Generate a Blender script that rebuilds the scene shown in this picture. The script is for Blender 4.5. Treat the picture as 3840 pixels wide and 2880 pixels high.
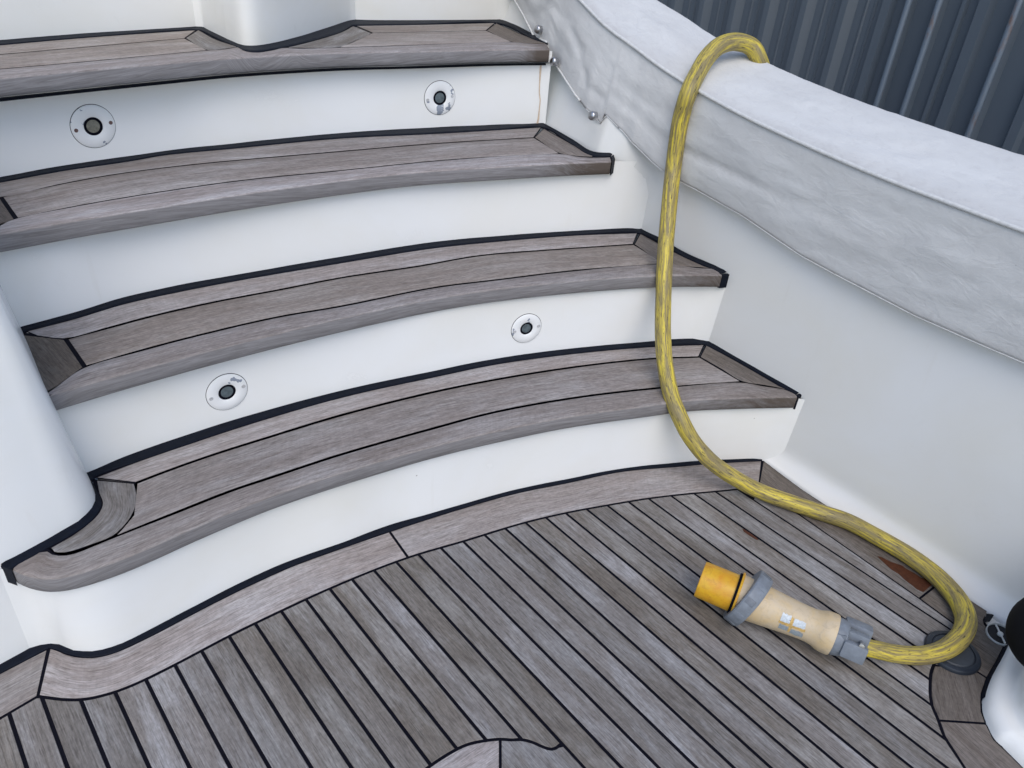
import bpy, bmesh, math, random
from mathutils import Vector, Matrix, noise
random.seed(7)
for o in list(bpy.data.objects): bpy.data.objects.remove(o)
SC = bpy.context.scene
COL = SC.collection

# ------------------------------------------------------------------ camera
TH, PH, F, CAMH = 0.5692684, 0.0879199, 2884.0, 1.2      # pitch down, roll, focal length in px of a 3840 px wide frame
_r = Vector((1, 0, 0)); _u = Vector((0, math.sin(TH), math.cos(TH))); FW = Vector((0, math.cos(TH), -math.sin(TH)))
RT = math.cos(PH) * _r + math.sin(PH) * _u
UP = -math.sin(PH) * _r + math.cos(PH) * _u
CAM = Vector((0, 0, CAMH))
cd = bpy.data.cameras.new('camera'); cam = bpy.data.objects.new('camera', cd); COL.objects.link(cam)
cd.sensor_fit = 'HORIZONTAL'; cd.sensor_width = 36; cd.lens = F / 3840 * 36; cd.clip_start = 0.05; cd.clip_end = 500
cam.matrix_world = Matrix(((RT.x, UP.x, -FW.x, 0), (RT.y, UP.y, -FW.y, 0), (RT.z, UP.z, -FW.z, CAMH), (0, 0, 0, 1)))
SC.camera = cam

# ------------------------------------------------------------------ sky, sun, exposure (soft overcast daylight)
SUN_EL, SUN_AZ = math.radians(52), math.atan2(0.14, -1.0)     # sun behind the camera and to its right
w = bpy.data.worlds.new('World'); SC.world = w; w.use_nodes = True
wn = w.node_tree.nodes; bg = wn['Background']
sky = wn.new('ShaderNodeTexSky'); sky.sky_type = 'NISHITA'; sky.sun_disc = False
sky.sun_elevation = SUN_EL; sky.sun_rotation = SUN_AZ; sky.air_density = 1.0; sky.dust_density = 1.6; sky.ozone_density = 1.0
w.node_tree.links.new(sky.outputs[0], bg.inputs[0]); bg.inputs[1].default_value = 0.15
sl = bpy.data.lights.new('sun', 'SUN'); sl.energy = 0.85; sl.angle = math.radians(42); sl.color = (1.0, 0.975, 0.94)
so = bpy.data.objects.new('sun', sl); COL.objects.link(so)
sd = Vector((math.sin(SUN_AZ) * math.cos(SUN_EL), math.cos(SUN_AZ) * math.cos(SUN_EL), math.sin(SUN_EL)))
so.rotation_euler = sd.to_track_quat('Z', 'Y').to_euler(); so.location = (0, -2, 6)
SC.view_settings.view_transform = 'Standard'; SC.view_settings.look = 'None'
SC.view_settings.exposure = 0.60; SC.view_settings.gamma = 1.0
SC.render.resolution_x = 1024; SC.render.resolution_y = 768

# ------------------------------------------------------------------ measuring helpers
# tracing tiles of the photograph: origin and magnification, so that a traced point becomes a place on a level of the boat
TI = {'a': (0, 0, 1.728), 'b': (1280, 0, 1.728), 'c': (2560, 0, 1.728), 'd': (0, 960, 1.728), 'e': (1280, 960, 1.728),
      'f': (2560, 960, 1.728), 'g': (0, 1920, 1.728), 'h': (1280, 1920, 1.728), 'i': (2560, 1920, 1.728),
      'j': (1920, 1720, 3.456), 'k': (2560, 1720, 3.456), 'l': (3200, 2400, 3.456), 'm': (3300, 2050, 4.096),
      'n': (1280, 2400, 3.456), 'o': (1920, 2400, 3.456), 'p': (600, 0, 2.765), 'q': (2560, 2050, 2.989), 's': (0, 0, 1.0)}
def px(*items):
    out = []; t = None
    for it in items:
        if isinstance(it, str): t = TI[it]
        else: out.append((t[0] + it[0] / t[2], t[1] + it[1] / t[2]))
    return out
def ray(p): return RT * ((p[0] - 1920) / F) - UP * ((p[1] - 1440) / F) + FW
def at(p, z=0.0):
    d = ray(p); t = (z - CAMH) / d.z
    return CAM + d * t
def lv(z, *items): return [Vector((v.x, v.y)) for v in (at(p, z) for p in px(*items))]
PSI = 0.7433483
NN = Vector((math.cos(PSI), math.sin(PSI)))      # across the deck planks
TT = Vector((-NN.y, NN.x))                       # along the deck planks
def AO(a, off, z): return Vector((TT.x * a + NN.x * off, TT.y * a + NN.y * off, z))
def onplane(p, off, lean=0.0):
    N = Vector((NN.x, NN.y, -lean)); d = ray(p); t = (off - N.dot(CAM)) / d.dot(N)
    return CAM + d * t
def atdepth(p, dep): return CAM + ray(p) * dep

Z = [0.0, 0.206, 0.411, 0.613, 0.826]            # deck and the four treads
NT = 0.035                                        # nosing thickness

# ------------------------------------------------------------------ materials
def mat(name):
    m = bpy.data.materials.new(name); m.use_nodes = True
    nt = m.node_tree; b = nt.nodes['Principled BSDF']
    return m, nt, b
def N(nt, t, **kw):
    n = nt.nodes.new(t)
    for k, v in kw.items():
        if k == 'inp':
            for kk, vv in v.items(): n.inputs[kk].default_value = vv
        else: setattr(n, k, v)
    return n
def ramp(nt, src, stops):
    r = nt.nodes.new('ShaderNodeValToRGB'); e = r.color_ramp.elements
    while len(e) < len(stops): e.new(0.5)
    for i, (p, c) in enumerate(stops):
        e[i].position = p; e[i].color = (*c, 1) if len(c) == 3 else c
    nt.links.new(src, r.inputs[0]); return r.outputs[0]
def mixc(nt, fac, a, b, mode='MIX'):
    m = nt.nodes.new('ShaderNodeMix'); m.data_type = 'RGBA'; m.blend_type = mode
    for s, v in ((0, fac), (6, a), (7, b)):
        if isinstance(v, (int, float)): m.inputs[s].default_value = v
        elif isinstance(v, tuple): m.inputs[s].default_value = (*v, 1)
        else: nt.links.new(v, m.inputs[s])
    return m.outputs[2]
def mapped(nt, src, scale, loc=None):
    m = nt.nodes.new('ShaderNodeMapping'); m.inputs['Scale'].default_value = scale
    nt.links.new(src, m.inputs[0])
    if loc is not None: nt.links.new(loc, m.inputs[1])
    return m.outputs[0]
def noise_n(nt, vec, scale, detail=4, rough=0.55, dist=0.0):
    n = nt.nodes.new('ShaderNodeTexNoise'); n.inputs['Scale'].default_value = scale
    n.inputs['Detail'].default_value = detail; n.inputs['Roughness'].default_value = rough; n.inputs['Distortion'].default_value = dist
    nt.links.new(vec, n.inputs['Vector']); return n.outputs['Fac']
def bump(nt, h, strength, dist, b):
    n = nt.nodes.new('ShaderNodeBump'); n.inputs['Strength'].default_value = strength; n.inputs['Distance'].default_value = dist
    nt.links.new(h, n.inputs['Height']); nt.links.new(n.outputs[0], b.inputs['Normal'])

def teak(name, base, silver, brown, sil_lo, sil_hi, seed=0.0):
    m, nt, b = mat(name); L = nt.links
    uv = nt.nodes.new('ShaderNodeUVMap'); oi = nt.nodes.new('ShaderNodeObjectInfo')
    mul = N(nt, 'ShaderNodeMath', operation='MULTIPLY', inp={1: 37.0}); L.new(oi.outputs['Random'], mul.inputs[0])
    cx = nt.nodes.new('ShaderNodeCombineXYZ')
    for i in range(3): L.new(mul.outputs[0], cx.inputs[i])
    ad = N(nt, 'ShaderNodeVectorMath', operation='ADD'); L.new(uv.outputs[0], ad.inputs[0]); L.new(cx.outputs[0], ad.inputs[1])
    V = ad.outputs[0]
    g1 = noise_n(nt, mapped(nt, V, (28, 480, 1)), 1.0, 2, 0.6, 0.25)      # fine grain lines
    g2 = noise_n(nt, mapped(nt, V, (5, 120, 1)), 1.0, 3, 0.6, 0.6)        # broader grain
    g3 = noise_n(nt, mapped(nt, V, (2.4, 26, 1)), 1.0, 3, 0.6, 0.4)         # streaks
    p1 = noise_n(nt, mapped(nt, V, (4, 16, 1)), 1.0, 5, 0.68, 0.3)        # weathered patches
    p2 = noise_n(nt, mapped(nt, V, (80, 190, 1)), 1.0, 3, 0.7)           # mottling
    x1 = noise_n(nt, mapped(nt, V, (260, 9, 1)), 1.0, 2, 0.5)             # cross scratches of sanding
    silv = ramp(nt, p1, [(sil_lo, (0, 0, 0)), (sil_hi, (1, 1, 1))])
    stre = ramp(nt, g3, [(0.35, (0, 0, 0)), (0.72, (1, 1, 1))])
    c = mixc(nt, stre, base, brown)
    sm = N(nt, 'ShaderNodeMath', operation='MULTIPLY', inp={1: 0.75}); L.new(silv, sm.inputs[0])
    c = mixc(nt, sm.outputs[0], c, silver)
    c = mixc(nt, 0.75, c, ramp(nt, g1, [(0.30, (0.48, 0.46, 0.44)), (0.5, (0.96, 0.96, 0.96)), (0.75, (1.16, 1.16, 1.16))]), 'MULTIPLY')
    c = mixc(nt, 0.7, c, ramp(nt, g2, [(0.3, (0.72, 0.70, 0.68)), (0.55, (1, 1, 1)), (0.8, (1.1, 1.1, 1.1))]), 'MULTIPLY')
    c = mixc(nt, 0.6, c, ramp(nt, p2, [(0.3, (0.66, 0.66, 0.65)), (0.7, (1.3, 1.3, 1.31))]), 'MULTIPLY')
    c = mixc(nt, 0.25, c, ramp(nt, x1, [(0.35, (0.85, 0.85, 0.85)), (0.65, (1.12, 1.12, 1.12))]), 'MULTIPLY')
    # one board is a little darker, browner or paler than the next
    c = mixc(nt, 1.0, c, ramp(nt, oi.outputs['Random'], [(0.0, (0.80, 0.77, 0.72)), (0.3, (1.0, 0.97, 0.92)), (0.55, (0.90, 0.90, 0.90)), (0.8, (1.08, 1.08, 1.09)), (1.0, (1.26, 1.26, 1.28))]), 'MULTIPLY')
    # stain attribute: dark, oily wear painted by hand where the boards end
    at_ = N(nt, 'ShaderNodeAttribute', attribute_name='stain')
    sn = noise_n(nt, mapped(nt, V, (30, 90, 1)), 1.0, 5, 0.7)
    sa = N(nt, 'ShaderNodeMath', operation='MULTIPLY_ADD', inp={1: 1.25, 2: -0.62}); L.new(at_.outputs['Fac'], sa.inputs[0])
    sb = N(nt, 'ShaderNodeMath', operation='ADD'); L.new(sa.outputs[0], sb.inputs[0]); L.new(sn, sb.inputs[1])
    sf = ramp(nt, sb.outputs[0], [(0.30, (0, 0, 0)), (0.85, (1, 1, 1))])
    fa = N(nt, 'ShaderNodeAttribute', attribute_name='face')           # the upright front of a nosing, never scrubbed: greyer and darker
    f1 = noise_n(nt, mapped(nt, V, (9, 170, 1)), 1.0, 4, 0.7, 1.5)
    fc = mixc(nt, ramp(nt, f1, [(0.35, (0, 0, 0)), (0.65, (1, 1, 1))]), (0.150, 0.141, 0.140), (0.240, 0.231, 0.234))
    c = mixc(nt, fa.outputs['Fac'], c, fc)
    c = mixc(nt, sf, c, (0.085, 0.068, 0.056))
    L.new(c, b.inputs['Base Color'])
    b.inputs['Roughness'].default_value = 0.72; b.inputs['Specular IOR Level'].default_value = 0.3
    hs = N(nt, 'ShaderNodeMath', operation='MULTIPLY_ADD', inp={1: 0.6}); L.new(g1, hs.inputs[0]); L.new(g2, hs.inputs[2])
    bump(nt, hs.outputs[0], 0.55, 0.0012, b)
    return m
M_TREAD = teak('weathered_teak_tread', (0.292, 0.262, 0.248), (0.41, 0.40, 0.40), (0.228, 0.197, 0.18), 0.46, 0.76)
M_DECK = teak('weathered_teak_deck', (0.205, 0.190, 0.178), (0.38, 0.383, 0.392), (0.155, 0.137, 0.12), 0.46, 0.72)
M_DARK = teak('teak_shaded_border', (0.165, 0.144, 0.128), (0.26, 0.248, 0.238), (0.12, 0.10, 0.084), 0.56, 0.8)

def gelcoat(name, col, rough, dirt):
    m, nt, b = mat(name); L = nt.links
    tc = nt.nodes.new('ShaderNodeTexCoord'); V = tc.outputs['Object']
    n1 = noise_n(nt, mapped(nt, V, (2.2, 2.2, 3.0)), 1.0, 5, 0.6, 0.4)
    n2 = noise_n(nt, V, 55.0, 3, 0.6)
    n3 = noise_n(nt, V, 9.0, 6, 0.7, 0.5)
    c = mixc(nt, ramp(nt, n1, [(0.42, (0, 0, 0)), (0.8, (dirt, dirt, dirt))]), col, (col[0] * 0.93, col[1] * 0.89, col[2] * 0.79))
    c = mixc(nt, ramp(nt, n3, [(0.62, (0, 0, 0)), (0.85, (dirt * .6,) * 3)]), c, (col[0] * 0.8, col[1] * 0.79, col[2] * 0.76))
    # a few specks of dirt
    vo = N(nt, 'ShaderNodeTexVoronoi', feature='F1', inp={'Scale': 14.0}); L.new(V, vo.inputs['Vector'])
    sp = ramp(nt, vo.outputs['Distance'], [(0.018, (1, 1, 1)), (0.03, (0, 0, 0))])
    gate = ramp(nt, n2, [(0.55, (0, 0, 0)), (0.62, (0.75, 0.75, 0.75))])
    g = N(nt, 'ShaderNodeMath', operation='MULTIPLY'); L.new(sp, g.inputs[0]); L.new(gate, g.inputs[1])
    c = mixc(nt, g.outputs[0], c, (0.25, 0.23, 0.2))
    n6 = noise_n(nt, mapped(nt, V, (30, 30, 3)), 1.0, 3, 0.6, 0.3)
    c = mixc(nt, ramp(nt, n6, [(0.66, (0, 0, 0)), (0.80, (0.13,) * 3)]), c, (0.58, 0.54, 0.46))
    L.new(c, b.inputs['Base Color'])
    rr = ramp(nt, n3, [(0.3, (rough * .95,) * 3), (0.8, (rough * 1.2,) * 3)]); L.new(rr, b.inputs['Roughness'])
    b.inputs['Specular IOR Level'].default_value = 0.45
    bump(nt, n1, 0.10, 0.004, b)
    return m
M_GEL = gelcoat('white_gelcoat', (0.78, 0.785, 0.772), 0.24, 0.6)
M_GEL2 = gelcoat('aged_white_gelcoat', (0.75, 0.75, 0.725), 0.42, 0.8)
M_GELW = gelcoat('side_gelcoat', (0.72, 0.722, 0.705), 0.30, 0.6)

def plain(name, col, rough, metal=0.0, spec=0.5, nscale=60, namt=0.15, bmp=0.0, bdist=0.001):
    m, nt, b = mat(name); tc = nt.nodes.new('ShaderNodeTexCoord')
    n = noise_n(nt, tc.outputs['Object'], nscale, 5, 0.65)
    c = mixc(nt, 1.0, col, ramp(nt, n, [(0.25, (1 - namt,) * 3), (0.75, (1 + namt,) * 3)]), 'MULTIPLY')
    nt.links.new(c, b.inputs['Base Color']); b.inputs['Roughness'].default_value = rough
    b.inputs['Metallic'].default_value = metal; b.inputs['Specular IOR Level'].default_value = spec
    if bmp: bump(nt, n, bmp, bdist, b)
    return m
M_CAULK = plain('black_caulk', (0.004, 0.004, 0.008), 0.8, 0, 0.08, 200, 0.3, 0.3, 0.0008)
M_SEAL = plain('black_sealant', (0.004, 0.006, 0.012), 0.55, 0, 0.12, 70, 0.35, 0.5, 0.002)
M_RUB = plain('black_rubber', (0.006, 0.006, 0.007), 0.8, 0, 0.15)
M_CAP = plain('dark_blue_rubber', (0.012, 0.017, 0.026), 0.42, 0, 0.5)
M_CAPTOP = plain('worn_cap_top', (0.035, 0.042, 0.052), 0.55, 0, 0.4)
M_BARE = plain('bare_teak', (0.066, 0.021, 0.009), 0.6, 0, 0.3, 90, 0.4, 0.4, 0.001)
M_STEEL = plain('stainless', (0.42, 0.42, 0.43), 0.28, 1.0)
M_SCREW = plain('pale_screw', (0.5, 0.5, 0.5), 0.4, 0.3)
M_RUST = plain('rusty_screw', (0.16, 0.10, 0.09), 0.6, 0.4, 0.4, 300, 0.4)
M_GREYP = plain('grey_plastic', (0.155, 0.175, 0.20), 0.5, 0, 0.45, 70, 0.22, 0.2, 0.0008)
M_GREYD = plain('grey_plastic_raised', (0.11, 0.125, 0.145), 0.52, 0, 0.45, 70, 0.2)
M_HOLE = plain('dark_inside', (0.008, 0.008, 0.01), 0.7)
M_LABELW = plain('silver_label', (0.46, 0.50, 0.52), 0.5, 0.1, 0.5, 260, 0.25)
M_LABELG = plain('worn_silver_label', (0.27, 0.31, 0.33), 0.45, 0.2, 0.5, 260, 0.3)
M_RESID = plain('label_residue', (0.46, 0.30, 0.10), 0.6, 0, 0.3, 180, 0.4)
M_DRAIN = plain('drain_rim', (0.55, 0.55, 0.52), 0.45)
M_GROUND = plain('yard_concrete', (0.22, 0.21, 0.20), 0.9, 0, 0.3, 3, 0.2)
M_GLASS = plain('lens_glass', (0.085, 0.11, 0.12), 0.15, 0, 0.6, 80, 0.4)
M_GLASSW = plain('lens_glass_amber', (0.17, 0.165, 0.13), 0.15, 0, 0.6, 80, 0.5)

def painted_plate():                 # white paint flaking off a metal light bezel
    m, nt, b = mat('flaking_bezel'); L = nt.links
    tc = nt.nodes.new('ShaderNodeTexCoord'); oi = nt.nodes.new('ShaderNodeObjectInfo')
    mu = N(nt, 'ShaderNodeVectorMath', operation='SCALE'); mu.inputs[3].default_value = 9.0
    cx = nt.nodes.new('ShaderNodeCombineXYZ'); L.new(oi.outputs['Random'], cx.inputs[0]); L.new(oi.outputs['Random'], cx.inputs[1])
    L.new(cx.outputs[0], mu.inputs[0])
    ad = N(nt, 'ShaderNodeVectorMath', operation='ADD'); L.new(tc.outputs['Object'], ad.inputs[0]); L.new(mu.outputs[0], ad.inputs[1])
    n = noise_n(nt, ad.outputs[0], 38.0, 3, 0.55, 0.3)
    f = ramp(nt, n, [(0.63, (0, 0, 0)), (0.638, (1, 1, 1))])
    c = mixc(nt, f, (0.76, 0.765, 0.755), (0.25, 0.28, 0.33)); L.new(c, b.inputs['Base Color'])
    b.inputs['Roughness'].default_value = 0.32
    n2 = noise_n(nt, ad.outputs[0], 150.0, 3, 0.6)
    s = N(nt, 'ShaderNodeMath', operation='MULTIPLY_ADD', inp={1: -1.5}); L.new(f, s.inputs[0]); L.new(n2, s.inputs[2])
    bump(nt, s.outputs[0], 0.35, 0.0006, b)
    return m
M_BEZEL = painted_plate()

def canvas():
    m, nt, b = mat('cream_canvas'); L = nt.links
    uv = nt.nodes.new('ShaderNodeUVMap'); V = uv.outputs[0]
    n1 = noise_n(nt, mapped(nt, V, (3.5, 9, 1)), 1.0, 6, 0.65, 0.7)
    n2 = noise_n(nt, V, 26.0, 5, 0.7, 1.2)
    n3 = noise_n(nt, mapped(nt, V, (900, 900, 1)), 1.0, 2, 0.5)
    c = mixc(nt, ramp(nt, n1, [(0.3, (0, 0, 0)), (0.75, (1, 1, 1))]), (0.575, 0.577, 0.565), (0.505, 0.503, 0.49))
    c = mixc(nt, ramp(nt, n2, [(0.5, (0, 0, 0)), (0.8, (0.45, 0.45, 0.45))]), c, (0.42, 0.415, 0.405))
    at_ = N(nt, 'ShaderNodeAttribute', attribute_name='stain')         # grime along seam and hem
    gm = N(nt, 'ShaderNodeMath', operation='MULTIPLY'); L.new(at_.outputs['Fac'], gm.inputs[0])
    L.new(ramp(nt, n2, [(0.3, (0.25,) * 3), (0.7, (1, 1, 1))]), gm.inputs[1])
    c = mixc(nt, gm.outputs[0], c, (0.33, 0.31, 0.29))
    vo = N(nt, 'ShaderNodeTexVoronoi', feature='F1', inp={'Scale': 5.0}); L.new(V, vo.inputs['Vector'])
    c = mixc(nt, ramp(nt, vo.outputs['Distance'], [(0.012, (1, 1, 1)), (0.018, (0, 0, 0))]), c, (0.04, 0.04, 0.04))
    L.new(c, b.inputs['Base Color']); b.inputs['Roughness'].default_value = 0.85; b.inputs['Specular IOR Level'].default_value = 0.2
    n4 = noise_n(nt, mapped(nt, V, (16, 30, 1)), 1.0, 5, 0.6, 1.6)
    n5 = noise_n(nt, mapped(nt, V, (11, 15, 1)), 1.0, 3, 0.5, 2.2)      # sharp little creases
    cr_ = ramp(nt, n5, [(0.44, (0, 0, 0)), (0.5, (1, 1, 1)), (0.56, (0, 0, 0))])
    a0 = N(nt, 'ShaderNodeMath', operation='MULTIPLY_ADD', inp={1: 0.07}); L.new(cr_, a0.inputs[0]); L.new(n4, a0.inputs[2])
    a1 = N(nt, 'ShaderNodeMath', operation='MULTIPLY_ADD', inp={1: 0.03}); L.new(n3, a1.inputs[0]); L.new(a0.outputs[0], a1.inputs[2])
    bump(nt, a1.outputs[0], 0.42, 0.0036, b)
    return m
M_CANVAS = canvas()
M_PIPING = plain('canvas_piping', (0.54, 0.54, 0.525), 0.85, 0, 0.2, 120, 0.15)

def cable_mat():
    m, nt, b = mat('dirty_yellow_cable'); L = nt.links
    uv = nt.nodes.new('ShaderNodeUVMap'); V = uv.outputs[0]
    n1 = noise_n(nt, mapped(nt, V, (10, 190, 1)), 1.0, 4, 0.72, 0.5)
    n2 = noise_n(nt, mapped(nt, V, (8, 48, 1)), 1.0, 5, 0.7, 0.5)
    n3 = noise_n(nt, mapped(nt, V, (45, 300, 1)), 1.0, 3, 0.7, 0.4)
    c = mixc(nt, ramp(nt, n1, [(0.40, (0, 0, 0)), (0.60, (1, 1, 1))]), (0.21, 0.165, 0.07), (0.62, 0.49, 0.05))
    c = mixc(nt, ramp(nt, n2, [(0.44, (0, 0, 0)), (0.60, (0.9,) * 3)]), c, (0.20, 0.162, 0.078))
    c = mixc(nt, ramp(nt, n3, [(0.57, (0, 0, 0)), (0.66, (0.9,) * 3)]), c, (0.045, 0.036, 0.025))
    L.new(c, b.inputs['Base Color']); b.inputs['Roughness'].default_value = 0.48; b.inputs['Specular IOR Level'].default_value = 0.4
    bump(nt, n1, 0.35, 0.0015, b)
    return m
M_CABLE = cable_mat()
def worn(name, c1, c2, c3, rough):
    m, nt, b = mat(name); L = nt.links; tc = nt.nodes.new('ShaderNodeTexCoord'); V = tc.outputs['Object']
    n1 = noise_n(nt, V, 28.0, 5, 0.65, 0.6); n2 = noise_n(nt, V, 55.0, 6, 0.78, 1.0)
    c = mixc(nt, ramp(nt, n1, [(0.40, (0, 0, 0)), (0.72, (1, 1, 1))]), c1, c2)
    c = mixc(nt, ramp(nt, n2, [(0.52, (0, 0, 0)), (0.80, (0.7,) * 3)]), c, c3)
    L.new(c, b.inputs['Base Color']); b.inputs['Roughness'].default_value = rough; bump(nt, n2, 0.2, 0.0008, b)
    return m
M_SLEEVE = worn('orange_yellow_plastic', (0.60, 0.345, 0.016), (0.56, 0.24, 0.010), (0.26, 0.10, 0.02), 0.38)
M_BODY = worn('faded_yellow_plastic', (0.50, 0.405, 0.275), (0.53, 0.39, 0.20), (0.27, 0.215, 0.15), 0.52)
def shed_mat():
    m, nt, b = mat('painted_sheet_metal'); L = nt.links; tc = nt.nodes.new('ShaderNodeTexCoord')
    n = noise_n(nt, mapped(nt, tc.outputs['Object'], (6, 6, 1.2)), 1.0, 5, 0.65)
    c = mixc(nt, n, (0.066, 0.083, 0.102), (0.082, 0.10, 0.12)); L.new(c, b.inputs['Base Color'])
    b.inputs['Roughness'].default_value = 0.33; b.inputs['Specular IOR Level'].default_value = 0.6
    bump(nt, n, 0.08, 0.004, b)
    return m
M_SHED = shed_mat()
def rib_mat():
    m, nt, b = mat('rust_streaked_rib'); L = nt.links; tc = nt.nodes.new('ShaderNodeTexCoord')
    n = noise_n(nt, mapped(nt, tc.outputs['Object'], (30, 30, 9)), 1.0, 5, 0.7)
    c = mixc(nt, ramp(nt, n, [(0.55, (0, 0, 0)), (0.7, (1, 1, 1))]), (0.10, 0.127, 0.158), (0.11, 0.075, 0.062)); L.new(c, b.inputs['Base Color'])
    b.inputs['Roughness'].default_value = 0.5
    return m
M_RIB = rib_mat()

# ------------------------------------------------------------------ object helpers
def tag(o, label=None, cat=None, group=None, kind=None):
    for k, v in (('label', label), ('category', cat), ('group', group), ('kind', kind)):
        if v: o[k] = v
    return o
def empty(name, loc):
    o = bpy.data.objects.new(name, None); COL.objects.link(o); o.location = loc; o.empty_display_size = 0.05
    bpy.context.view_layer.update()
    return o
def obj(name, verts, faces, m, parent=None, uvs=None, smooth=True, stain=None, face=None, mats=None, fm=None, sharp=None):
    me = bpy.data.meshes.new(name); me.from_pydata([tuple(v) for v in verts], [], faces); me.update()
    for mm in (mats or [m]): me.materials.append(mm)
    if fm:
        for p, i in zip(me.polygons, fm): p.material_index = i
    if uvs is not None:
        l = me.uv_layers.new(name='UVMap')
        for i, lp in enumerate(me.loops): l.data[i].uv = uvs[lp.vertex_index]
    if stain is not None:
        a = me.attributes.new('stain', 'FLOAT', 'POINT')
        for i, s in enumerate(stain): a.data[i].value = s
    if face is not None:
        a = me.attributes.new('face', 'FLOAT', 'POINT')
        for i, f_ in enumerate(face): a.data[i].value = f_
    if smooth:
        me.shade_smooth()
        if sharp is not None: me.set_sharp_from_angle(angle=math.radians(sharp))
    o = bpy.data.objects.new(name, me); COL.objects.link(o)
    if parent is not None:
        o.parent = parent; o.matrix_parent_inverse = parent.matrix_world.inverted()
    return o
def fix_normals(o):
    bm = bmesh.new(); bm.from_mesh(o.data); bmesh.ops.recalc_face_normals(bm, faces=bm.faces[:]); bm.to_mesh(o.data); bm.free()
    return o

def cr(P, n=10):                      # centripetal-ish Catmull-Rom through the points
    P = [Vector(p) for p in P]
    if len(P) < 3: return P
    Q = [P[0] * 2 - P[1]] + P + [P[-1] * 2 - P[-2]]; out = []
    for i in range(1, len(Q) - 2):
        a, b, c, d = Q[i - 1], Q[i], Q[i + 1], Q[i + 2]
        t0 = 0; t1 = t0 + max((b - a).length, 1e-6) ** .5; t2 = t1 + max((c - b).length, 1e-6) ** .5; t3 = t2 + max((d - c).length, 1e-6) ** .5
        for k in range(n):
            t = t1 + (t2 - t1) * k / n
            A1 = a * ((t1 - t) / (t1 - t0)) + b * ((t - t0) / (t1 - t0)); A2 = b * ((t2 - t) / (t2 - t1)) + c * ((t - t1) / (t2 - t1))
            A3 = c * ((t3 - t) / (t3 - t2)) + d * ((t - t2) / (t3 - t2))
            B1 = A1 * ((t2 - t) / (t2 - t0)) + A2 * ((t - t0) / (t2 - t0)); B2 = A2 * ((t3 - t) / (t3 - t1)) + A3 * ((t - t1) / (t3 - t1))
            out.append(B1 * ((t2 - t) / (t2 - t1)) + B2 * ((t - t1) / (t2 - t1)))
    out.append(P[-1]); return out
def resample(P, n):
    D = [0.0]
    for a, b in zip(P[:-1], P[1:]): D.append(D[-1] + (b - a).length)
    out = []; j = 0
    for i in range(n):
        s = D[-1] * i / (n - 1)
        while j < len(D) - 2 and D[j + 1] < s: j += 1
        f = (s - D[j]) / max(D[j + 1] - D[j], 1e-9); out.append(P[j].lerp(P[j + 1], min(max(f, 0), 1)))
    return out
def ext(P, d0=0.0, d1=0.0):           # lengthen a polyline at its ends
    P = list(P)
    if d0: P = [P[0] + (P[0] - P[1]).normalized() * d0] + P
    if d1: P = P + [P[-1] + (P[-1] - P[-2]).normalized() * d1]
    return P
def grid_faces(nr, nc, closed=False):
    F_ = []
    for i in range(nr - 1):
        for j in range(nc - 1): F_.append((i * nc + j, i * nc + j + 1, (i + 1) * nc + j + 1, (i + 1) * nc + j))
        if closed: F_.append((i * nc + nc - 1, i * nc, (i + 1) * nc, (i + 1) * nc + nc - 1))
    return F_

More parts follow.
